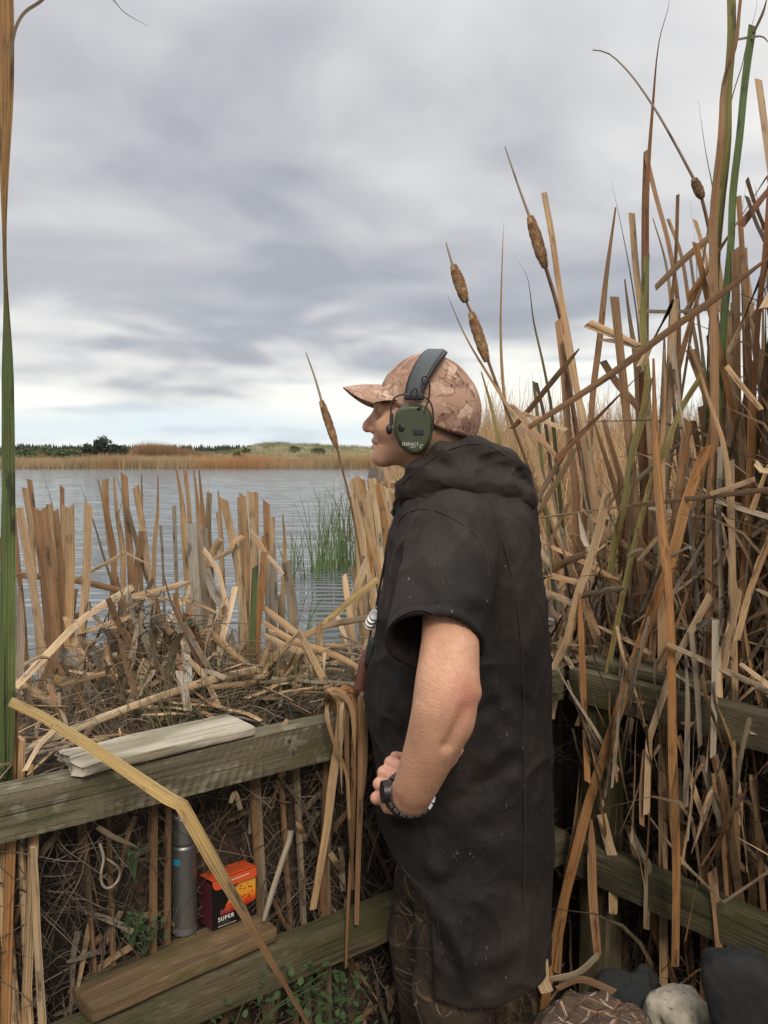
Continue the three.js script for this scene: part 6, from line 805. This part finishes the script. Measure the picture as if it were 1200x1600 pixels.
// ---- cap
{
  const capC = H(667, 640), l0 = H(588, 626), l1 = H(720, 686), nx = -(l1.y - l0.y), ny = l1.x - l0.x, nl = Math.hypot(nx, ny);
  const f = (p) => { let d = ell(p, capC, 0.1035, 0.1135, 0.088); d = smin(d, ell(p, H(700, 645), 0.062, 0.072, 0.078), 0.03); const cut = -((p.x - l0.x) * nx + (p.y - l0.y) * ny) / nl + 0.004 * Math.sin((p.x - l0.x) * 40); d = smax(d, cut, 0.004); const az = Math.atan2(p.z - capC.z, p.x - capC.x), s = Math.abs(((az / (Math.PI / 3) + 0.5) % 1 + 1) % 1 - 0.5); d += 0.0016 * Math.exp(-Math.pow(s / 0.02, 2)) + 0.004 * (fbm(p.x * 22, p.y * 22, p.z * 22, 3) - 0.5); d -= 0.002 * Math.exp(-Math.pow((cut + 0.006) / 0.003, 2)); return Math.max(d, -ell(p, capC, 0.0985, 0.1085, 0.083) - 0.0); };
  const capT = (() => { const c = document.createElement('canvas'); c.width = c.height = 1024; const x = c.getContext('2d'), r = rng(44); x.fillStyle = '#a78670'; x.fillRect(0, 0, 1024, 1024);
    for (let i = 0; i < 90; i++) { x.fillStyle = ['#9a7763', '#c4a48e', '#7f5f51', '#a98671', '#ceb29e'][i % 5]; x.globalAlpha = 0.6; x.beginPath(); const X = r() * 1024, Y = r() * 1024, R = 25 + 75 * r(); for (let k = 0; k < 12; k++) { const a = k / 12 * 6.283, q = R * (0.5 + 0.8 * r()); x.lineTo(X + Math.cos(a) * q * 1.3, Y + Math.sin(a) * q); } x.closePath(); x.fill(); }
    for (let i = 0; i < 46; i++) { x.fillStyle = '#5d3f36'; x.globalAlpha = 0.75; const X = r() * 1024, Y = r() * 1024; x.beginPath(); x.ellipse(X, Y, 10 + 20 * r(), 6 + 12 * r(), r() * 3, 0, 7); x.fill(); }
    x.globalAlpha = 0.85; for (let i = 0; i < 230; i++) { x.strokeStyle = ['#4a332c', '#3b2822', '#6a4a3e'][i % 3]; x.lineWidth = 2 + 3 * r(); let X = r() * 1024, Y = r() * 1024, a = r() * 6.28; x.beginPath(); x.moveTo(X, Y); for (let k = 0; k < 5; k++) { X += Math.cos(a) * 24; Y += Math.sin(a) * 24; a += (r() - 0.5) * 1.7; x.lineTo(X, Y); } x.stroke(); }
    const t = new THREE.CanvasTexture(c); t.wrapS = t.wrapT = THREE.RepeatWrapping; t.colorSpace = THREE.SRGBColorSpace; return t; })();
  const mat = M({ map: capT, roughness: 0.9, bumpMap: clothBump, bumpScale: 0.0006, side: THREE.DoubleSide, name: 'cap_camouflage_cloth' });
  const g = roundUV(mesher(f, V(H(570, 0).x, H(0, 705).y, -1.86), V(H(760, 0).x, H(0, 540).y, -1.64), 0.0024), capC, 0.45, 4.2), cap = part('cap', toMan(g), mat, man); cap.userData.label = 'tan cracked-earth camouflage cap';
  // bill: a sheet bowed over the brow
  const pos = [], uv = [], idx = [], NU = 28, NV = 12;
  for (let side = 0; side < 2; side++) for (let j = 0; j <= NV; j++) for (let i = 0; i <= NU; i++) {
    const u = i / NU * 2 - 1, v = j / NV, x0 = 590 + 24 * u * u, y0 = 601 + 28 * Math.pow(Math.abs(u), 1.8), xo = 594 - 58 * Math.sqrt(Math.max(0, 1 - 0.93 * u * u)) + 6 * Math.abs(u), px = mix(x0 + 6, xo, v), py = y0 - 2 * Math.sin(v * Math.PI) + v * 3.5, pt = H(px, py + (side ? 2.6 : 0), u * 0.083 * mix(0.98, 0.93, v)); pos.push(pt.x, pt.y, pt.z); uv.push(u * 0.35, v * 0.35 + 0.2);
  }
  const R = NU + 1, S = R * (NV + 1); for (let s = 0; s < 2; s++) for (let j = 0; j < NV; j++) for (let i = 0; i < NU; i++) { const a = s * S + j * R + i; s ? idx.push(a, a + R, a + 1, a + 1, a + R, a + R + 1) : idx.push(a, a + 1, a + R, a + 1, a + R + 1, a + R); }
  for (let i = 0; i < NU; i++) { const a = NV * R + i, b = a + S; idx.push(a, a + 1, b, a + 1, b + 1, b); } for (let j = 0; j < NV; j++) for (const i of [0, NU]) { const a = j * R + i, b = a + S; idx.push(a, b, a + R, a + R, b, b + R); }
  const gb = new THREE.BufferGeometry(); gb.setAttribute('position', new THREE.Float32BufferAttribute(pos, 3)); gb.setAttribute('uv', new THREE.Float32BufferAttribute(uv, 2)); gb.setIndex(idx); gb.computeVertexNormals(); part('bill', toMan(gb), mat, cap);
}
// ================================================================ worn things
const black = M({ color: lin(0.012, 0.013, 0.014), roughness: 0.5, name: 'black_plastic' });
{ // ear defenders
  const cd = 1.655, E = thing('ear_defenders', 'green ear defenders with padded black headband worn over the cap', 'ear defenders', A(645, 672, cd)), o = E.position.clone().negate(), loc = (g) => g.translate(o.x, o.y, o.z);
  const olive = M({ color: lin(0.050, 0.060, 0.030), roughness: 0.36, name: 'olive_shell' }), pad = M({ color: lin(0.03, 0.034, 0.038), roughness: 0.55, bumpMap: clothBump, bumpScale: 0.0004 });
  const out = [[618, 643], [627, 633], [648, 630], [667, 633], [674, 645], [676, 668], [672, 690], [661, 708], [648, 713], [634, 706], [622, 692], [614, 668]].map(([x, y]) => A(x, y, cd)), sh = (k, sx = 0, sy = 0) => { const c = A(645, 672, cd), s = new THREE.Shape(); const pts = out.map((p) => new THREE.Vector2((p.x - c.x) * k + sx, (p.y - c.y) * k + sy)); const cv = new THREE.SplineCurve([...pts, pts[0]]).getPoints(70); s.setFromPoints(cv); return s; };
  for (const side of [1, -1]) {
    const cup = new THREE.ExtrudeGeometry(sh(0.78), { depth: 0.012, bevelEnabled: true, bevelThickness: 0.014, bevelSize: 0.009, bevelSegments: 8, curveSegments: 12 }), p = cup.attributes.position;
    cup.translate(0, 0, -0.010); if (side < 0) cup.rotateY(Math.PI); const m = part('cup', cup, olive, E, side > 0 ? V(0, 0, 0) : V(0, 0, -0.19)); m.rotation.y = 0;
    const cush = new THREE.ExtrudeGeometry(sh(0.82), { depth: 0.010, bevelEnabled: true, bevelThickness: 0.006, bevelSize: 0.004, bevelSegments: 4 }); cush.translate(0, 0, -0.034); if (side < 0) cush.rotateY(Math.PI); part('cushion', cush, black, m);
    if (side > 0) {
      const lens = new THREE.SphereGeometry(1, 18, 12); lens.scale(0.011, 0.0085, 0.003); const l = part('microphone', lens, M({ color: lin(0.014, 0.018, 0.012), roughness: 0.4 }), m, V(-0.026, 0.004, 0.0145)); l.rotation.y = -0.5;
      part('port', new RoundedBoxGeometry(0.019, 0.012, 0.004, 3, 0.0015), black, m, V(0.010, -0.004, 0.0165)); const kn = part('pivot', new RoundedBoxGeometry(0.013, 0.009, 0.006, 3, 0.002), black, m, V(0.012, 0.040, 0.013)); kn.rotation.z = 0.5;
      const font = await new FontLoader().loadAsync('fonts/droid/droid_sans_bold.typeface.json'), tm = M({ color: lin(0.42, 0.43, 0.40), roughness: 0.6 });
      const tg = new TextGeometry('IMPACT', { font, size: 0.0062, depth: 0.0004, curveSegments: 2 }); tg.computeBoundingBox(); const tt = part('lettering', tg, tm, m, V(-0.0215, -0.030, 0.0162)); tt.rotation.z = -0.03;
      const tg2 = new TextGeometry('SPORT', { font, size: 0.0026, depth: 0.0004, curveSegments: 1 }); part('lettering', tg2, tm, m, V(-0.006, -0.0345, 0.0160)); const dt = part('emblem', new THREE.TorusGeometry(0.0032, 0.0009, 6, 14, 4.2), tm, m, V(0.0165, -0.032, 0.0162)); dt.rotation.z = 0.6;
    }
  }
  // padded band over the crown
  const top_ = H(677, 556).sub(V(0, 0.002, 0)), path = []; const sidePt = A(646, 617, 1.652); for (let i = 0; i <= 24; i++) { const a = i / 24 * Math.PI, c = Math.cos(a), s = Math.sin(a); path.push(V(mix(sidePt.x, top_.x + 0.004, Math.pow(s, 1.2)), mix(sidePt.y - 0.006, top_.y + 0.004, Math.pow(s, 0.75)), -BD + 0.098 * Math.sign(c) * Math.pow(Math.abs(c), 0.75))); }
  const bandGeo = (w, lift, th) => { const pos = [], idx = [], uv = [], n = path.length; for (let i = 0; i < n; i++) { const T = path[Math.min(n - 1, i + 1)].clone().sub(path[Math.max(0, i - 1)]).normalize(), N = V(0, path[i].y - H(0, 650).y + 0.02, path[i].z + BD).normalize(); N.addScaledVector(T, -N.dot(T)).normalize(); const S = T.clone().cross(N).normalize(), ww = w * mix(0.78, 1.05, Math.sin(i / (n - 1) * Math.PI)); for (const [a, b] of [[-0.5, 0], [-0.42, 1], [0.42, 1], [0.5, 0], [0.42, -0.3], [-0.42, -0.3], [-0.5, 0]]) { const q = path[i].clone().addScaledVector(S, a * ww).addScaledVector(N, lift + b * th); pos.push(q.x, q.y, q.z); uv.push(a, i / 4); } } for (let i = 0; i < n - 1; i++) for (let k = 0; k < 6; k++) { const a = i * 7 + k; idx.push(a, a + 7, a + 1, a + 1, a + 7, a + 8); } const g = new THREE.BufferGeometry(); g.setAttribute('position', new THREE.Float32BufferAttribute(pos, 3)); g.setAttribute('uv', new THREE.Float32BufferAttribute(uv, 2)); g.setIndex(idx); g.computeVertexNormals(); return g; };
  const bnd = part('headband', loc(bandGeo(0.047, 0.003, 0.004)), black, E); part('padding', loc(bandGeo(0.036, 0.0065, 0.0035)), M({ color: lin(0.055, 0.065, 0.072), roughness: 0.5, side: THREE.DoubleSide }), bnd);
  // wire forks, boom arm and cable
  const w = (pts, r, name = 'wire_fork') => part(name, loc(tube(pts, r, r, 26, 8)), black, E);
  w(trace([612, 664, 611, 640, 616, 622, 632, 616, 660, 619, 672, 628, 677, 650, 676, 672], () => 1.640), 0.0016); w(trace([664, 640, 670, 622, 671, 600, 667, 588, 660, 590, 661, 602], () => 1.628), 0.0016, 'cable'); w(trace([641, 625, 643, 612, 650, 607, 652, 612, 650, 628], () => 1.632), 0.0015, 'cable');
  const bm = w([A(612, 646, 1.63), A(611, 664, 1.628)], 0.0036, 'boom'); const bt = new THREE.SphereGeometry(1, 14, 10); bt.scale(0.0065, 0.010, 0.006); part('boom_tip', loc(bt.translate(...A(608, 671, 1.627).toArray())), black, E);
  const yk = new RoundedBoxGeometry(0.038, 0.012, 0.008, 3, 0.003); yk.translate(...A(647, 620, 1.640).toArray()); part('yoke', loc(yk), black, E);
}
{ // wrist watch
  const c = A(640, 1240, 1.480), ax = W2.clone().sub(WR).add(V(-0.005, -0.004, -0.012)).normalize(), g = thing('wrist_watch', 'chunky black wrist watch with a linked strap on the left wrist', 'watch', c), q = new THREE.Quaternion().setFromUnitVectors(V(0, 0, 1), ax.clone().negate());
  const s = new THREE.Group(); g.quaternion.copy(q);
  const R = 0.0415, link = new RoundedBoxGeometry(0.0125, 0.008, 0.024, 2, 0.0022), st = M({ color: lin(0.55, 0.54, 0.52), metalness: 0.9, roughness: 0.3 }), wb = M({ color: lin(0.016, 0.015, 0.017), roughness: 0.42 });
  const N = 19; for (let i = 0; i < N; i++) { const a = i / N * Math.PI * 2; const l = part('link', link, i === 17 || i === 18 ? st : wb, g, V(Math.cos(a) * R * 1.02, Math.sin(a) * R * 0.92, 0)); l.rotation.z = a + Math.PI / 2; }
  const cs = part('case', new THREE.CylinderGeometry(0.019, 0.0205, 0.011, 24), wb, g, V(-R * 1.08, R * 0.12, 0)); cs.rotation.z = Math.PI / 2; for (let i = 0; i < 4; i++) { const b = new THREE.CylinderGeometry(0.0016, 0.0016, 0.004, 8); b.rotateX(Math.PI / 2); const a = i * 1.57 + 0.5; part('stud', b, st, cs, V(Math.cos(a) * 0.016, 0, Math.sin(a) * 0.016)); }
}
{ // lanyard with calls and bands at the chest
  const d = 1.742, g = thing('call_lanyard', 'lanyard with silver bands, black whistle and wooden call hanging on the chest', 'lanyard', A(586, 960, d)), o = g.position.clone().negate(), loc = (x) => x.translate(o.x, o.y, o.z), cord = M({ color: lin(0.015, 0.015, 0.016), roughness: 0.8 });
  part('cord', loc(tube(trace([628, 790, 612, 830, 603, 870, 597, 900, 591, 930, 588, 948], (px) => mix(d, 1.66, sst(590, 628, px))), 0.003, 0.0025, 24, 8)), cord, g); part('cord', loc(tube(trace([590, 965, 587, 990, 585, 1004], () => d), 0.002, 0.002, 8, 6)), cord, g); part('cord', loc(tube(trace([588, 955, 580, 985, 574, 1012, 571, 1022], () => d + 0.012), 0.002, 0.002, 12, 6)), cord, g);
  const sv = M({ color: lin(0.42, 0.42, 0.41), metalness: 0.5, roughness: 0.4, side: THREE.DoubleSide }); [[585, 961, 0.35], [582, 966, 0.1], [579, 972, -0.2], [578, 977, -0.4], [588, 950, 0.9]].forEach(([x, y, t], i) => { const b = i < 4 ? new THREE.LatheGeometry([[0.004, -0.0012], [0.009, -0.0022], [0.0112, -0.002], [0.0116, 0], [0.0112, 0.002], [0.009, 0.0022], [0.004, 0.0012], [0.0005, 0.001]].map(([q, v]) => new THREE.Vector2(q, v)), 28) : new THREE.CylinderGeometry(0.004, 0.004, 0.018, 16); const m = part('band', b, sv, g, A(x, y, d - 0.018 + i * 0.004).add(o)); m.rotation.set(1.15 + t * 0.3, 0.2, t * 0.6); });
  const rg = part('ring', new THREE.TorusGeometry(0.006, 0.0009, 8, 20), sv, g, A(587, 986, d - 0.008).add(o)); rg.rotation.y = 0.4;
  const lathe = (pr, a, b) => { const L = a.distanceTo(b), gg = new THREE.LatheGeometry(pr.map(([x, y]) => new THREE.Vector2(x, y * L)), 24); gg.applyQuaternion(new THREE.Quaternion().setFromUnitVectors(V(0, 1, 0), b.clone().sub(a).normalize())); gg.translate(a.x, a.y, a.z); return loc(gg); };
  part('whistle', lathe([[0.0005, 0], [0.0065, 0.01], [0.0095, 0.06], [0.0105, 0.3], [0.0105, 0.7], [0.0085, 0.92], [0.004, 1], [0.0005, 1]], A(577, 1040, d - 0.004), A(584, 996, d - 0.004)), black, g);
  const wood = M({ color: lin(0.115, 0.048, 0.032), roughness: 0.35, name: 'turned_wood' }); part('wooden_call', lathe([[0.0005, 0], [0.0118, 0.004], [0.0125, 0.03], [0.0112, 0.35], [0.0095, 0.7], [0.0088, 0.76], [0.0072, 0.78], [0.0066, 0.98], [0.0005, 1]], A(562, 1078, d + 0.01), A(571, 1014, d + 0.01)), wood, g).userData.label = 'turned reddish wooden call';
}
{ // alike things: say which one, counted from the left
  const ORD = ['first', 'second', 'third', 'fourth', 'fifth', 'sixth', 'seventh', 'eighth', 'ninth', 'tenth', 'eleventh', 'twelfth', 'thirteenth', 'fourteenth', 'fifteenth', 'sixteenth'], by = new Map();
  for (const o of scene.children) if (o.userData.label) { const k = o.userData.label; if (!by.has(k)) by.set(k, []); by.get(k).push(o); }
  for (const [k, l] of by) if (l.length > 1) { const x = (o) => { const c = new THREE.Box3().setFromObject(o).getCenter(V(0, 0, 0)); return c.x / -c.z; }; l.map((o) => [x(o), o]).sort((a, b) => a[0] - b[0]).forEach(([, o], i) => { if (i < ORD.length) o.userData.label = `${k}, ${ORD[i]} such from left`; }); }
}
scene.traverse((o) => { if (o.isMesh) { o.castShadow = true; o.receiveShadow = true; } });
let tri = 0; scene.traverse((o) => { if (o.isMesh && !o.isInstancedMesh) tri += (o.geometry.index ? o.geometry.index.count : o.geometry.attributes.position.count) / 3; }); console.log('triangles', tri | 0, 'top-level', scene.children.length);
renderer.render(scene, camera);
